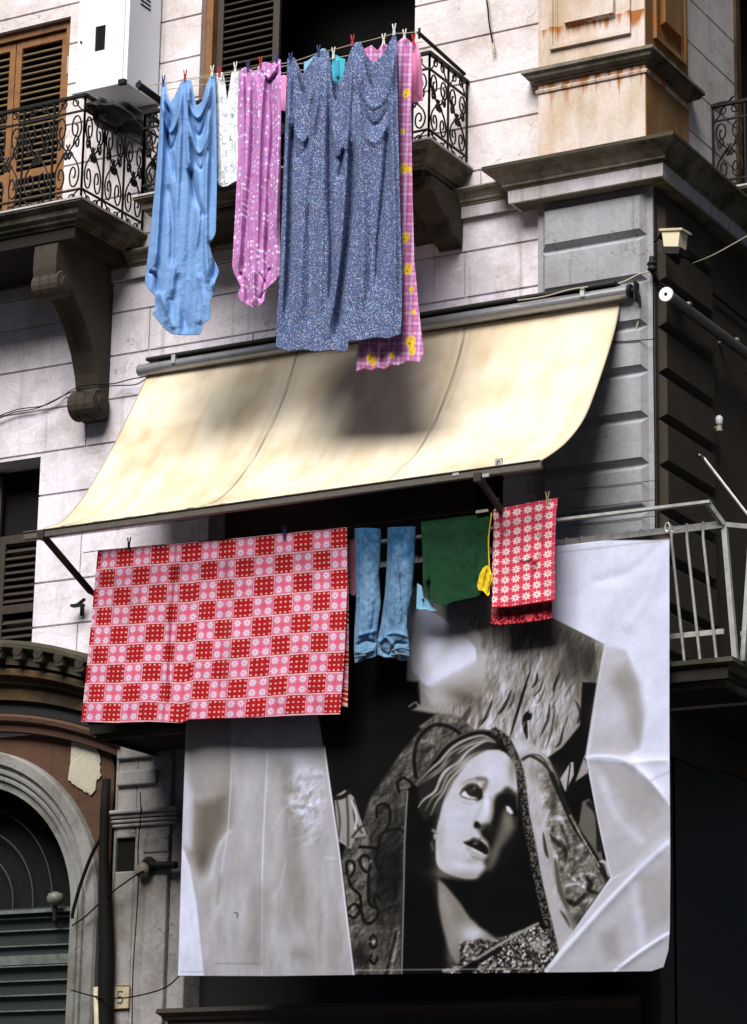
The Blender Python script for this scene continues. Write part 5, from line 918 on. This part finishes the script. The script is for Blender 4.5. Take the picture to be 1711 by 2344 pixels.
for a in ((362, 180, -DF-.01, 'blue', 'navy peg at the far left shoulder of the blue dress'), (410, 168, -DF-.01, 'red', 'red peg on the middle peak of the blue dress'), (470, 158, -DF-.01, 'white', 'white peg where the blue dress meets the white printed top'), (486, 160, -DF-.01, 'red', 'red peg on the left half of the white printed top'), (521, 150, -DF-.01, 'white', 'white peg between the white printed top and the pink nightdress'), (549, 148, -DF-.03, 'blue', 'navy peg on the left part of the pink nightdress'), (577, 138, -DF-.03, 'red', 'red peg on the middle of the pink nightdress'), (612, 133, -DF-.03, 'blue', 'navy peg at the right edge of the pink nightdress'),
          (643, 130, -DF-.07, 'blue', 'navy peg on the leftmost peak of the grey-blue sheet'), (705, 113, -DF-.07, 'blue', 'navy peg on the second peak of the grey-blue sheet'), (738, 118, -1.22, 'white', 'white peg holding the small turquoise cloth'), (780, 90, -DF-.07, 'red', 'red peg on the third peak of the grey-blue sheet'), (849, 88, -DF+.08, 'white', 'white peg on the checked pyjamas seen left of the highest peak of the sheet'), (872, 66, -DF-.07, 'white', 'white peg on the highest, rightmost peak of the grey-blue sheet'), (895, 78, -DF+.06, 'white', 'white peg on the right part of the checked pyjamas'), (915, 88, -1.22, 'red', 'red peg on the short pink shirt')): peg(*a, s=1.15)

# ------------------------------------------------------------------ lower washing line
DL = 1.50
def checks(X, Y, u, v):
    uu = np.interp(u, [0, .017, .079, .149, .216, .291, .338, .419, .487, .557, .632, .713, .787, .865, .936, 1], [.7, 1, 2, 3, 4, 5, 6, 7, 8, 9, 10, 11, 12, 13, 14, 14.9]); vv = v*9.0+1.0+.05*np.sin(u*9)*v
    ci, cj = np.floor(uu), np.floor(vv); fu, fv = uu-ci, vv-cj; dark = ((ci+cj) % 2) == 1
    C = np.zeros(X.shape+(3,)); pink = srgb((.90, .47, .62)); C[:] = pink
    ctr = np.exp(-((fu-.5)**2+(fv-.5)**2)/.03); C += ctr[..., None]*(np.array(srgb((.94, .38, .46)))-np.array(pink))*.9
    gu, gv = (fu*2) % 1-.5, (fv*2) % 1-.5; r = np.hypot(gu, gv); th = np.arctan2(gv, gu); pet = (.19+.19*np.abs(np.cos(4*th))**.8); fl = (r < pet) & (r > .05)
    C[fl & ~dark] = srgb((.95, .84, .91)); C[(r < .09) & ~dark] = srgb((.72, .66, .74))
    C[dark] = srgb((.72, .05, .13)); du, dv = (fu*4) % 1-.5, (fv*4) % 1-.5; dot = (np.abs(du) < .19) & (np.abs(dv) < .16) & (fu > .04) & (fu < .96) & (fv > .04) & (fv < .96); C[dot & dark] = srgb((.95, .76, .66))
    ed = np.minimum(np.minimum(fu, 1-fu)*1.1, np.minimum(fv, 1-fv)); wob = .035+.035*np.sin(uu*2*np.pi*4.5)*np.sin(vv*2*np.pi*4.5); C[(ed < wob*.5) & dark] = srgb((.97, .85, .88)); C[(np.minimum(fv, 1-fv) < .028)] = srgb((.95, .78, .82))
    C *= (1+.10*(vnoise(X, Y, 50, 71, 4)-.5))[..., None]; return np.clip(C*.74, 0, 1)
TOPc = [(217, 1217), (300, 1209), (420, 1199), (560, 1186), (680, 1174), (767, 1165)]
o = empty('laundry_tablecloth', 'wide tablecloth in red and pink checks with white flowers, folded over the lower line', 'tablecloth', loc=tuple(at(490, 1190, -DL)))
fold_t = [([(580/1652*619+174, 1250), (380, 1400), (376, 1590)], 7, -.022), ([(372, 1215), (368, 1400), (362, 1590)], 9, .016), ([(500, 1240), (495, 1400), (487, 1590)], 7, -.02), ([(515, 1200), (512, 1400), (505, 1590)], 9, .012), ([(235, 1230), (215, 1400), (200, 1590)], 9, .012), ([(700, 1200), (705, 1400), (700, 1580)], 12, .01), ([(310, 1240), (300, 1400), (290, 1590)], 14, .008), ([(620, 1300), (612, 1580)], 16, .012)]
par(garment('front_layer', TOPc, [(180, 1595), (260, 1598), (330, 1595), (400, 1598), (420, 1590), (480, 1588), (560, 1586), (640, 1582), (752, 1579)], [(217, 1217), (210, 1290), (200, 1400), (188, 1520), (180, 1595)], [(767, 1165), (768, 1300), (762, 1450), (752, 1579)], -DL, M['paint_cloth'], fold_t, nu=700, nv=520, col=checks, fs=1.5, crumple=.020, csc=95, cseed=13), o)
par(garment('back_layer', [(218, 1218), (500, 1195), (768, 1166)], [(190, 1500), (500, 1500), (769, 1563)], [(218, 1218), (190, 1500)], [(768, 1166), (771, 1300), (771, 1440), (769, 1563)], -DL+.05, M['paint_cloth'], (), nu=300, nv=260, col=lambda X, Y, u, v: checks(X, Y, u+.03, v), crumple=.004), o)
def denim(X, Y, u, v):
    n = vnoise(X, Y, 14, 61, 4); n2 = vnoise(X*2, Y*.7, 6, 62, 3); fade = np.exp(-((v-.42)/.22)**2)*np.exp(-((u-.5)/.30)**2); light = np.clip(-.05+.62*v+.55*fade*0.8+.55*(n-.5)+.25*(n2-.5), 0, 1)[..., None]
    C = np.array((.018, .09, .20))*(1-light)+np.array((.22, .36, .53))*light
    C = C*(1-.45*np.exp(-((u-.16-.02*np.sin(v*9))/.012)**2))[..., None]+np.array((.10, .16, .2))*(.35*np.exp(-((u-.19-.02*np.sin(v*9))/.010)**2))[..., None]
    C = C*(1-.5*np.exp(-((v-.93)/.006)**2))[..., None]
    return C*(1-.5*np.exp(-(np.minimum(u, 1-u)/.03)**2))[..., None]
J = empty('laundry_jeans', 'pair of faded blue jeans hanging by the waist right of the red checked tablecloth', 'jeans', loc=tuple(at(850, 1165, -DL)))
jf = [(Z2((180, 1150), (250, 1130), (320, 1110)), 5, .03), (Z2((170, 1220), (240, 1180), (310, 1200)), 4, -.03), (Z2((160, 1260), (230, 1270), (300, 1240)), 5, .035), (Z2((240, 500), (250, 900), (230, 1150)), 7, .02), (Z2((300, 900), (290, 1050), (260, 1150)), 4, -.02)]
par(garment('left_leg', Z2((160, 395), (250, 392), (345, 400)), Z2((162, 1340), (200, 1330), (240, 1310), (290, 1300), (312, 1290)), Z2((160, 395), (165, 700), (172, 900), (158, 1130), (156, 1250), (162, 1340)), Z2((345, 400), (338, 640), (330, 700), (345, 930), (322, 1100), (312, 1290)), -DL+.02, M['paint_cloth'], jf, nu=80, nv=200, col=denim, crumple=.012, csc=12, bulge=.05), J)
jr = [(Z2((330, 1200), (380, 1160), (440, 1230)), 5, .04), (Z2((340, 1240), (400, 1280), (450, 1200), (540, 1210)), 4, -.035), (Z2((420, 1230), (480, 1290), (545, 1280)), 5, .03), (Z2((350, 1150), (450, 1130), (540, 1160)), 4, .02), (Z2((480, 700), (490, 900), (500, 1100)), 5, -.02), (Z2((450, 500), (440, 800), (420, 1100)), 8, .02), (Z2((430, 640), (470, 760), (480, 900)), 5, .014)]
par(garment('right_leg', Z2((392, 390), (490, 385), (588, 383)), Z2((318, 1280), (370, 1300), (430, 1300), (490, 1325), (545, 1318)), Z2((392, 390), (388, 600), (372, 860), (345, 1060), (318, 1180), (318, 1280)), Z2((588, 383), (580, 600), (562, 850), (530, 1000), (528, 1090), (545, 1210), (545, 1318)), -DL+.02, M['paint_cloth'], jr, nu=90, nv=200, col=denim, crumple=.012, csc=12, cseed=9, bulge=.05), J)
for kk, q in enumerate((Z2((165, 1300), (200, 1290), (240, 1285)), Z2((420, 1255), (480, 1235), (545, 1245)), Z2((420, 1285), (480, 1275), (545, 1290)))): 
    b = MB(); b.tube([at(x, y, -DL-.055) for x, y in smooth_pts(np.array(q), False)], .012, 6); par(b.build('cuff', M['wood_dk'] if False else plain('denim_cuff', (.09, .15, .2), .8), None, smooth=True), J)
o = garment('laundry_tshirt', Z2((625, 345), (760, 330), (900, 310), (1020, 300), (1102, 290)), Z2((690, 915), (740, 925), (790, 938), (850, 912), (930, 893), (1000, 880), (1030, 868), (1045, 850)), Z2((625, 345), (638, 600), (640, 790), (650, 850), (690, 915)), Z2((1102, 290), (1105, 500), (1100, 700), (1045, 850)), -DL+.03, M['green'], [(Z2((680, 760), (690, 850), (700, 910)), 4, -.04), (Z2((660, 500), (665, 800)), 6, .02), (Z2((900, 400), (890, 850)), 14, .02), (Z2((1040, 400), (1020, 840)), 9, -.02)], nu=120, nv=120, crumple=.012, csc=22)
tag(o, 'dark green t-shirt hanging between the jeans and the red flowered towel', 't-shirt')
o = garment('laundry_cloth', Z2((598, 780), (630, 800), (640, 880), (690, 905), (705, 930)), Z2((592, 960), (625, 968), (650, 962), (690, 975), (735, 975)), Z2((598, 780), (595, 880), (592, 960)), Z2((705, 930), (735, 975)), -DL+.07, M['sky'], [(Z2((640, 890), (650, 960)), 3, -.03)], nu=40, nv=50); tag(o, 'pale blue cloth whose corner hangs out below the green t-shirt, beside the jeans', 'cloth')
o = empty('laundry_swimwear', 'bright yellow swimwear hanging by its ribbon left of the red flowered towel', 'swimwear', loc=tuple(at(1085, 1140, -DL-.03)))
b = MB(); b.tube([at(x, y, -DL-.03) for x, y in smooth_pts(np.array(Z2((1120, 288), (1108, 380), (1098, 480), (1100, 580), (1104, 660))), False)], .006, 6); par(b.build('ribbon', M['yellow']), o)
par(garment('fabric', Z2((1060, 672), (1080, 658), (1104, 655)), Z2((1030, 830), (1060, 835), (1092, 872), (1104, 862)), Z2((1060, 672), (1035, 720), (1018, 800), (1030, 830)), Z2((1104, 655), (1115, 700), (1131, 745), (1108, 800), (1104, 862)), -DL-.03, M['yellow'], [(Z2((1090, 680), (1060, 830)), 3, -.03), (Z2((1110, 700), (1085, 860)), 3, .02)], nu=50, nv=60, crumple=.01, csc=8), o)
b = MB(); a, c = at(1053, 1132, -DL), at(1080, 1128, -DL); b.obox((a+c)/2, (c-a)/2, (0, .01, 0), (0, 0, .012)); tag(b.build('line_spacer', M['pale_cable']), 'short pale spacer on the lower washing line above the green t-shirt', 'line spacer')
def flowers(X, Y, u, v):
    fx, fy = u*5.8+.35, v*10.6-.2; gu, gv = fx % 1-.5, fy % 1-.5; r = np.hypot(gu, gv); th = np.arctan2(gv, gu); C = np.zeros(X.shape+(3,)); C[:] = srgb((.88, .27, .37)); C[(r < .17+.26*np.abs(np.cos(4*th)))] = srgb((.98, .90, .90)); C[r < .1] = srgb((.88, .45, .48))
    C[v > .985] = srgb((.7, .05, .1)); return C*.8
o = empty('laundry_towel', 'red towel with white flowers at the right end of the lower washing line', 'towel', loc=tuple(at(1160, 1110, -DL)))
par(garment('front_layer', Z2((1130, 268), (1280, 238), (1420, 210), (1583, 183)), Z2((1120, 952), (1250, 948), (1400, 925), (1562, 900)), Z2((1130, 268), (1142, 420), (1132, 700), (1120, 952)), Z2((1583, 183), (1570, 300), (1560, 600), (1562, 900)), -DL-.02, M['paint_cloth'], [(Z2((1450, 430), (1470, 560), (1430, 700), (1400, 850)), 7, -.03), (Z2((1380, 570), (1430, 640)), 6, .02), (Z2((1220, 400), (1190, 560), (1200, 640)), 6, -.02), (Z2((1540, 300), (1530, 600), (1540, 880)), 7, .02), (Z2((1300, 560), (1330, 620), (1400, 600)), 5, .015)], nu=240, nv=320, col=flowers, crumple=.012, csc=26), o)
def border(X, Y, u, v): C = flowers(X, Y, u, v*1.0+.05); C[v > .70] = C[v > .70]*.12+np.array(srgb((.45, .05, .08)))*.88; n = vnoise(X, Y, 4, 3, 2); C[(v > .93) & (n > .55)] = srgb((.9, .3, .35)); return C
par(garment('back_layer', Z2((1140, 270), (1580, 186)), Z2((1115, 1068), (1180, 1072), (1300, 1062), (1430, 1045), (1540, 1028)), Z2((1140, 270), (1122, 700), (1115, 1068)), Z2((1580, 186), (1548, 600), (1540, 1028)), -DL+.06, M['paint_cloth'], (), nu=140, nv=180, col=border, crumple=.006), o)
small('laundry_cloth', [(770, 1195), (785, 1190), (800, 1192)], [(772, 1312), (782, 1318), (800, 1300)], [(770, 1195), (772, 1312)], [(800, 1192), (800, 1300)], -DL+.12, M['dkpink'], 'dusty pink cloth in the dark gap between the red checked tablecloth and the jeans', 'cloth')
rope('clothes_line', [at(185, 1222, -DL), at(217, 1217, -DL), at(500, 1191, -DL), at(767, 1164, -DL), at(1100, 1124, -DL), at(1233, 1099, -DL), at(1300, 1092, -DL)], .004, M['cable'], 'rope of the lower washing line, carrying the red checked tablecloth')
for a in ((286, 1202, -DL-.012, 'blue', 'dark peg near the left end of the red checked tablecloth'), (630, 1178, -DL-.012, 'blue', 'dark peg near the right end of the red checked tablecloth'), (1098, 1116, -DL-.03, 'wood', 'wooden peg on the left corner of the red flowered towel'), (1211, 1101, -DL-.03, 'wood', 'wooden peg on the right corner of the red flowered towel')): peg(*a, s=1.15)

# ------------------------------------------------------------------ fittings on the facade
cb = empty('meter_cabinet', 'white metal cabinet with a dark slot, on the wall above the left balcony', 'cabinet', loc=(-5.86, -.3, 13.0))
cA, cB = at(161, 204, -.64), at(275, 183, -.64); X0, X1, ZB = cA[0], cB[0], (cA[2]+cB[2])/2
b = MB(); b.box(X0, X1, -.60, -.03, ZB, ZB+1.7); par(b.build('casing', M['white'], None, bevel=.008), cb)
sx0, sx1 = at(208, 80, -.64)[0], at(230, 80, -.64)[0]; sz0, sz1 = at(218, 110, -.64)[2], at(218, 56, -.64)[2]
b = MB(); dx0, dx1, dz0, dz1 = X0+.045, X1-.045, ZB+.05, ZB+1.65
cells(b, dx0, dx1, dz0, dz1, -.618, -.602, [(sx0, sx1, sz0, sz1)]); par(b.build('door', M['white'], None, bevel=.004), cb)
b = MB(); b.box(sx0-.001, sx1+.001, -.606, -.601, sz0-.001, sz1+.001); par(b.build('slot', M['dark'], None), cb)
b = MB(); b.lathe(at(180, 93, -.625), [(.012, 0), (.012, .008)], (0, -1, 0), 10); par(b.build('keyhole', M['iron'], None), cb)
b = MB(); b.box(X0-.01, X1-.07, -.65, -.60, ZB-.015, ZB+.03); par(b.build('bottom_lip', M['white'], None, bevel=.006), cb)
b = MB(); b.box(X1-.07, X1+.01, -.655, -.60, ZB-.02, ZB+.035); par(b.build('corner_clip', M['iron'], None, bevel=.006), cb)
for k in range(3):
    b = MB(); b.obox((X1+.002, -.32+k*.0, 14.0-k*.045+.10), (.003, 0, 0), (0, .09, 0), (0, 0, .008)); par(b.build('vent_slot', M['dark'], None), cb)
b = MB()                             # crumpled black bundle between cabinet and railing
n_, m_ = 40, 26; V = []; cx0 = at(265, 262, -.75)
for i in range(m_+1):
    for j in range(n_):
        th, ph = math.pi*i/m_, 2*math.pi*j/n_; d = np.array((math.sin(th)*math.cos(ph), math.sin(th)*math.sin(ph), math.cos(th)))
        r = 1+.16*math.sin(3*ph+2*th)+.10*math.sin(7*th-2*ph)+.05*math.sin(9*ph+5*th); V.append(cx0+d*np.array((.20, .42, .12))*r)
b.add(V, [(i*n_+j, i*n_+(j+1) % n_, (i+1)*n_+(j+1) % n_, (i+1)*n_+j) for i in range(m_) for j in range(n_)])
tag(b.build('tarpaulin_bundle', M['black_cloth'], smooth=True), 'crumpled black tarpaulin bundled on the left balcony railing beneath the white cabinet', 'tarpaulin')
# lantern-shaped floodlight on the corner
fl_ = empty('floodlight', 'small glass floodlight on a black bracket just below the big cornice at the corner', 'floodlight', loc=(.2, -.15, 10.7))
def quadbox(mb, pts_f, d):            # prism from a pixel outline at one depth, given real thickness
    f = [np.array(q) for q in pts_f]; v = f+[q+np.array(d) for q in f]; n = len(f)
    return mb.add(v, [tuple(range(n)), tuple(range(n, 2*n))[::-1]]+[(i, (i+1) % n, (i+1) % n+n, i+n) for i in range(n)])
A_ = [at(x, y, -.22) for x, y in ((1462, 508), (1503, 508), (1499, 545), (1467, 545))]
gl = NT('lamp_glass'); gl.base((.62, .55, .40)); gl.set(.15, spec=.6); gl.bump(gl.noise(20), .2); b = MB(); quadbox(b, A_, (0.02, .14, 0)); par(b.build('glass_housing', gl.m, None, bevel=.004), fl_)
b = MB(); quadbox(b, [at(x, y, -.235) for x, y in ((1457, 505), (1508, 503), (1508, 508), (1457, 510))], (.02, .17, 0)); par(b.build('top_cap', M['cream'], None), fl_)
b = MB(); quadbox(b, [at(x, y, -.23) for x, y in ((1462, 545), (1503, 545), (1500, 560), (1466, 560))], (.02, .17, 0)); b.tube([at(1462, 515, -.15), at(1452, 530, -.12), at(1446, 535, -.1)], .012); b.tube([at(1480, 560, -.15), at(1500, 580, -.02)], .03); par(b.build('bracket', M['iron'], None), fl_)
ins = empty('cable_insulator', 'black cable insulator on the corner edge just below the small floodlight', 'insulator', loc=(0, -.12, 10.35))
b = MB(); b.lathe(at(1442, 600, -.16), [(.03, 0), (.045, .02), (.035, .05), (.05, .07), (.03, .10), (.025, .14)], (0, 0, 1), 14); b.tube([at(1442, 602, -.16), at(1455, 625, -.03), at(1485, 640, .05)], .018); par(b.build('insulator_body', M['iron'], None), ins)
def cable(pts, r, mat, label, n=8, cat='cable', name='cable'):
    P_ = smooth_pts(np.array(pts, float), False, n) if len(pts) > 2 else pts
    b = MB(); b.tube([np.array(q) for q in P_], r, 5); return tag(b.build(name, mat), label, cat)
L3 = lambda Y, *p: [at(x, y, Y) for x, y in p]
cable(L3(-.29, (1145, 664), (1200, 656), (1260, 640), (1300, 634)), .006, M['pale_cable'], 'upper pale cable looping above the right end of the long awning')
cable(L3(-.17, (1438, 600), (1415, 605), (1380, 622), (1340, 634), (1292, 640), (1230, 655)), .008, M['pale_cable'], 'pale cable running from the corner insulator down onto the awning hood')
cable(L3(-.12, (1405, 660), (1415, 690), (1408, 720), (1398, 745)), .006, M['pale_cable'], 'short pale cable dangling from the right end of the awning roller')
cable([(0.002, -.09, 10.3), (-.0, -.09, 9.4), (.004, -.09, 8.5), (.0, -.09, 7.6), (.0, -.09, 6.6)], .006, M['cable'], 'thin black cable running straight down the corner edge of the pilaster')
cable(L3(-.15, (1290, 758), (1370, 755), (1440, 750), (1449, 748)), .005, M['cable'], 'short black cable crossing the grey pilaster just below the awning roller')
for y, nm in ((1062, 'upper'), (1105, 'middle'), (1141, 'lower')): cable(L3(-.15, (1260, y+20), (1350, y+11), (1420, y+3), (1450, y)), .003, M['cable'], nm+' of three thin wires crossing the grey pilaster above the steel handrail')
cable([atX(1532, 582, .12), atX(1580, 562, .5), atX(1655, 520, .9)], .006, M['pale_cable'], 'thin pale wire slanting through the shade under the big cornice on the side street')
cable([atX(1475, 560, .04), atX(1540, 620, .04), atX(1655, 712, .04)], .014, M['cable'], 'thick dark cable along the side-street wall below the cornice')
wl = empty('wall_lamp', 'small white bulb lamp on the shaded side wall right of the long awning', 'lamp', loc=(.1, .6, 9.2))
c = atX(1590, 935, .10); b = MB(); b.lathe(c, [(.02, -.03), (.035, 0), (.035, .05), (.02, .07)], (0, 0, 1), 12); par(b.build('bulb', M['white'], None, smooth=True), wl)
b = MB(); b.lathe(c+(0, 0, -.08), [(.03, 0), (.025, .05)], (0, 0, 1), 12); b.tube([c+(0, 0, -.04), c+(-.09, 0, -.04)], .012); par(b.build('lamp_socket', M['cream'], None), wl)
cable(L3(-.04, (1075, -10), (1079, 20), (1081, 45), (1086, 75), (1090, 98)), .008, M['cable'], 'black cable end hanging down the upper wall between the iron balcony and the corner block')
b = MB(); b.tube(L3(-.045, (1090, 96), (1091, 118)), .012, 6); tag(b.build('cable_plug', M['cream']), 'cream connector at the end of the black cable on the upper wall', 'plug')
cable(L3(-.06, (-8, 922), (40, 905), (95, 897), (135, 878), (160, 862))+L3(-.36, (190, 852))+L3(-.10, (250, 848), (290, 838), (325, 832)), .006, M['cable'], 'upper of two wires strung past the left stone bracket to the awning')
cable(L3(-.05, (-8, 928), (30, 912), (80, 903), (120, 885), (155, 868))+L3(-.37, (200, 857))+L3(-.10, (262, 852), (300, 850), (322, 838)), .006, M['cable'], 'lower of two wires strung past the left stone bracket to the awning')
b = MB(); b.tube(L3(-.02, (182, 1345), (182, 1338)), .02, 6); b.obox(at(172, 1338, -.10), (.07, 0, .0), (0, .03, 0), (0, 0, .012)); b.obox(at(178, 1332, -.10), (.05, 0, .03), (0, .02, 0), (0, 0, .01)); b.obox(at(182, 1350, -.02), (.012, 0, 0), (0, .02, 0), (0, 0, .05))
tag(b.build('shutter_catch', M['iron']), 'rusty shutter catch on the white wall between the left window and the tablecloth', 'shutter catch')
# left part of the ground floor
dp = MB(); dp.tube(L3(-.13, (236, 1722), (232, 1800), (230, 1900), (233, 2000), (236, 2100), (234, 2200), (236, 2300), (236, 2500)), [.045, .05, .05, .062, .075, .078, .07, .07], 10); tag(dp.build('drainpipe', M['cable'], smooth=True), 'thick black pipe bundle running down between the arched portal and the pier', 'pipe')
b = MB(); b.tube(L3(-.17, (214, 2182), (216, 2300), (216, 2420)), .032, 10); tag(b.build('drainpipe', M['cream'], smooth=True), 'short cream pipe stub beside the foot of the thick black pipe', 'pipe')
cable(L3(-.16, (228, 1845), (205, 1885), (180, 1950), (163, 2010), (160, 2030)), .018, M['cable'], 'thick black cable arcing from the pipe bundle across the portal arch')
cable(L3(-.16, (160, 2046), (190, 2025), (222, 1995), (255, 1967), (300, 1935), (318, 1925)), .008, M['cable'], 'black cable from the round knob on the pier slanting down to the portal')
cable(L3(-.14, (310, 1750), (312, 1800), (306, 1870), (306, 1960), (300, 2060), (294, 2160), (292, 2300)), .006, M['cable'], 'thin vertical cable down the middle of the pier')
cable(L3(-1.2, (397, 2156), (370, 2180))+L3(-.8, (330, 2195))+L3(-.4, (270, 2206))+L3(-.2, (210, 2202), (158, 2188)), .007, M['cable'], 'dark cord tying the lower left corner of the banner back to the wall', cat='cord', name='cord')
kb = empty('porcelain_insulator', 'round porcelain knob with a dark clamp on the pier, left of the banner', 'insulator', loc=tuple(at(322, 1925, -.1)))
b = MB(); b.lathe(at(322, 1925, -.06), [(.05, 0), (.075, .03), (.078, .06), (.05, .09), (.02, .095)], (0, -1, .05), 18); par(b.build('knob_cap', plain('dirty_porcelain', (.20, .17, .13), .6), None, smooth=True), kb)
b = MB(); b.lathe(at(335, 1915, -.03), [(.07, 0), (.09, .05), (.05, .09)], (0, -1, 0), 14); b.tube(L3(-.10, (335, 1912), (390, 1912)), .035, 8); par(b.build('clamp', M['iron'], None), kb)
pl = empty('house_number_plate', 'small cream tile with the house number 5 beside the black pipe', 'house number', loc=tuple(at(262, 2200, -.06)))
q0, q1, q2, q3 = at(244, 2178, -.06), at(287, 2178, -.06), at(284, 2228, -.06), at(246, 2230, -.06)
b = MB(); quadbox(b, [q0, q1, q2, q3], (0, .03, 0)); par(b.build('tile', M['cream'], None, bevel=.004), pl)
b = MB(); b.tube([at(x, y, -.062) for x, y in ((272, 2191), (262, 2191), (261, 2203), (266, 2202), (271, 2206), (271, 2213), (266, 2217), (260, 2215))], .0065, 5); par(b.build('digit', plain('faded_black_enamel', (.09, .08, .065), .7), None), pl)
b = MB()
for x0_, y0_, x1_, y1_ in ((244, 2178, 287, 2178), (287, 2178, 284, 2228), (284, 2228, 246, 2230), (246, 2230, 244, 2178)): b.tube([at(x0_, y0_, -.062), at(x1_, y1_, -.062)], .006, 4)
par(b.build('plate_border', plain('plate_border', (.28, .16, .09), .7), None), pl)
b = MB(); pts = [(166, 1694), (195, 1700), (218, 1712), (228, 1735), (229, 1760), (231, 1775), (222, 1785), (218, 1808), (206, 1820), (190, 1808), (172, 1796), (158, 1786), (160, 1765), (163, 1740)]
pts = [(x-7, y-62) for x, y in pts]
rp = np.random.RandomState(4); pts = [tuple(q) for i in range(len(pts)) for q in (np.array(pts[i]), (np.array(pts[i])*2+np.array(pts[(i+1) % len(pts)]))/3+rp.uniform(-2, 2, 2), (np.array(pts[i])+2*np.array(pts[(i+1) % len(pts)]))/3+rp.uniform(-2, 2, 2))]
quadbox(b, [at(x, y, .008-.012*rp.rand()) for i, (x, y) in enumerate(pts)], (0, .012, 0)); tag(b.build('torn_poster', M['paper']), 'torn pale remnant of a poster on the red-brown wall above the portal arch', 'poster')
hl = empty('portal_lamp', 'round pale lamp hanging in front of the dark fanlight of the portal', 'lamp', loc=tuple(at(122, 1990, .1)))
b = MB(); b.lathe(at(122, 2003, .12), [(.02, 0), (.075, .03), (.085, .075), (.07, .12), (.02, .14)], (0, 0, 1), 20); par(b.build('globe', plain('dusty_globe', (.13, .13, .10), .5), None, smooth=True), hl)
b = MB(); b.tube([at(122, 2000, .12), at(121, 2035, .12)], .025, 8); b.tube([at(121, 2033, .12), at(121, 2036, .34)], .012, 6); par(b.build('lamp_stem', M['iron'], None), hl)
cable(L3(-.10, (478, 640), (495, 632), (520, 636)), .005, M['cable'], 'short cable stub on the wall below the middle balcony') if False else None
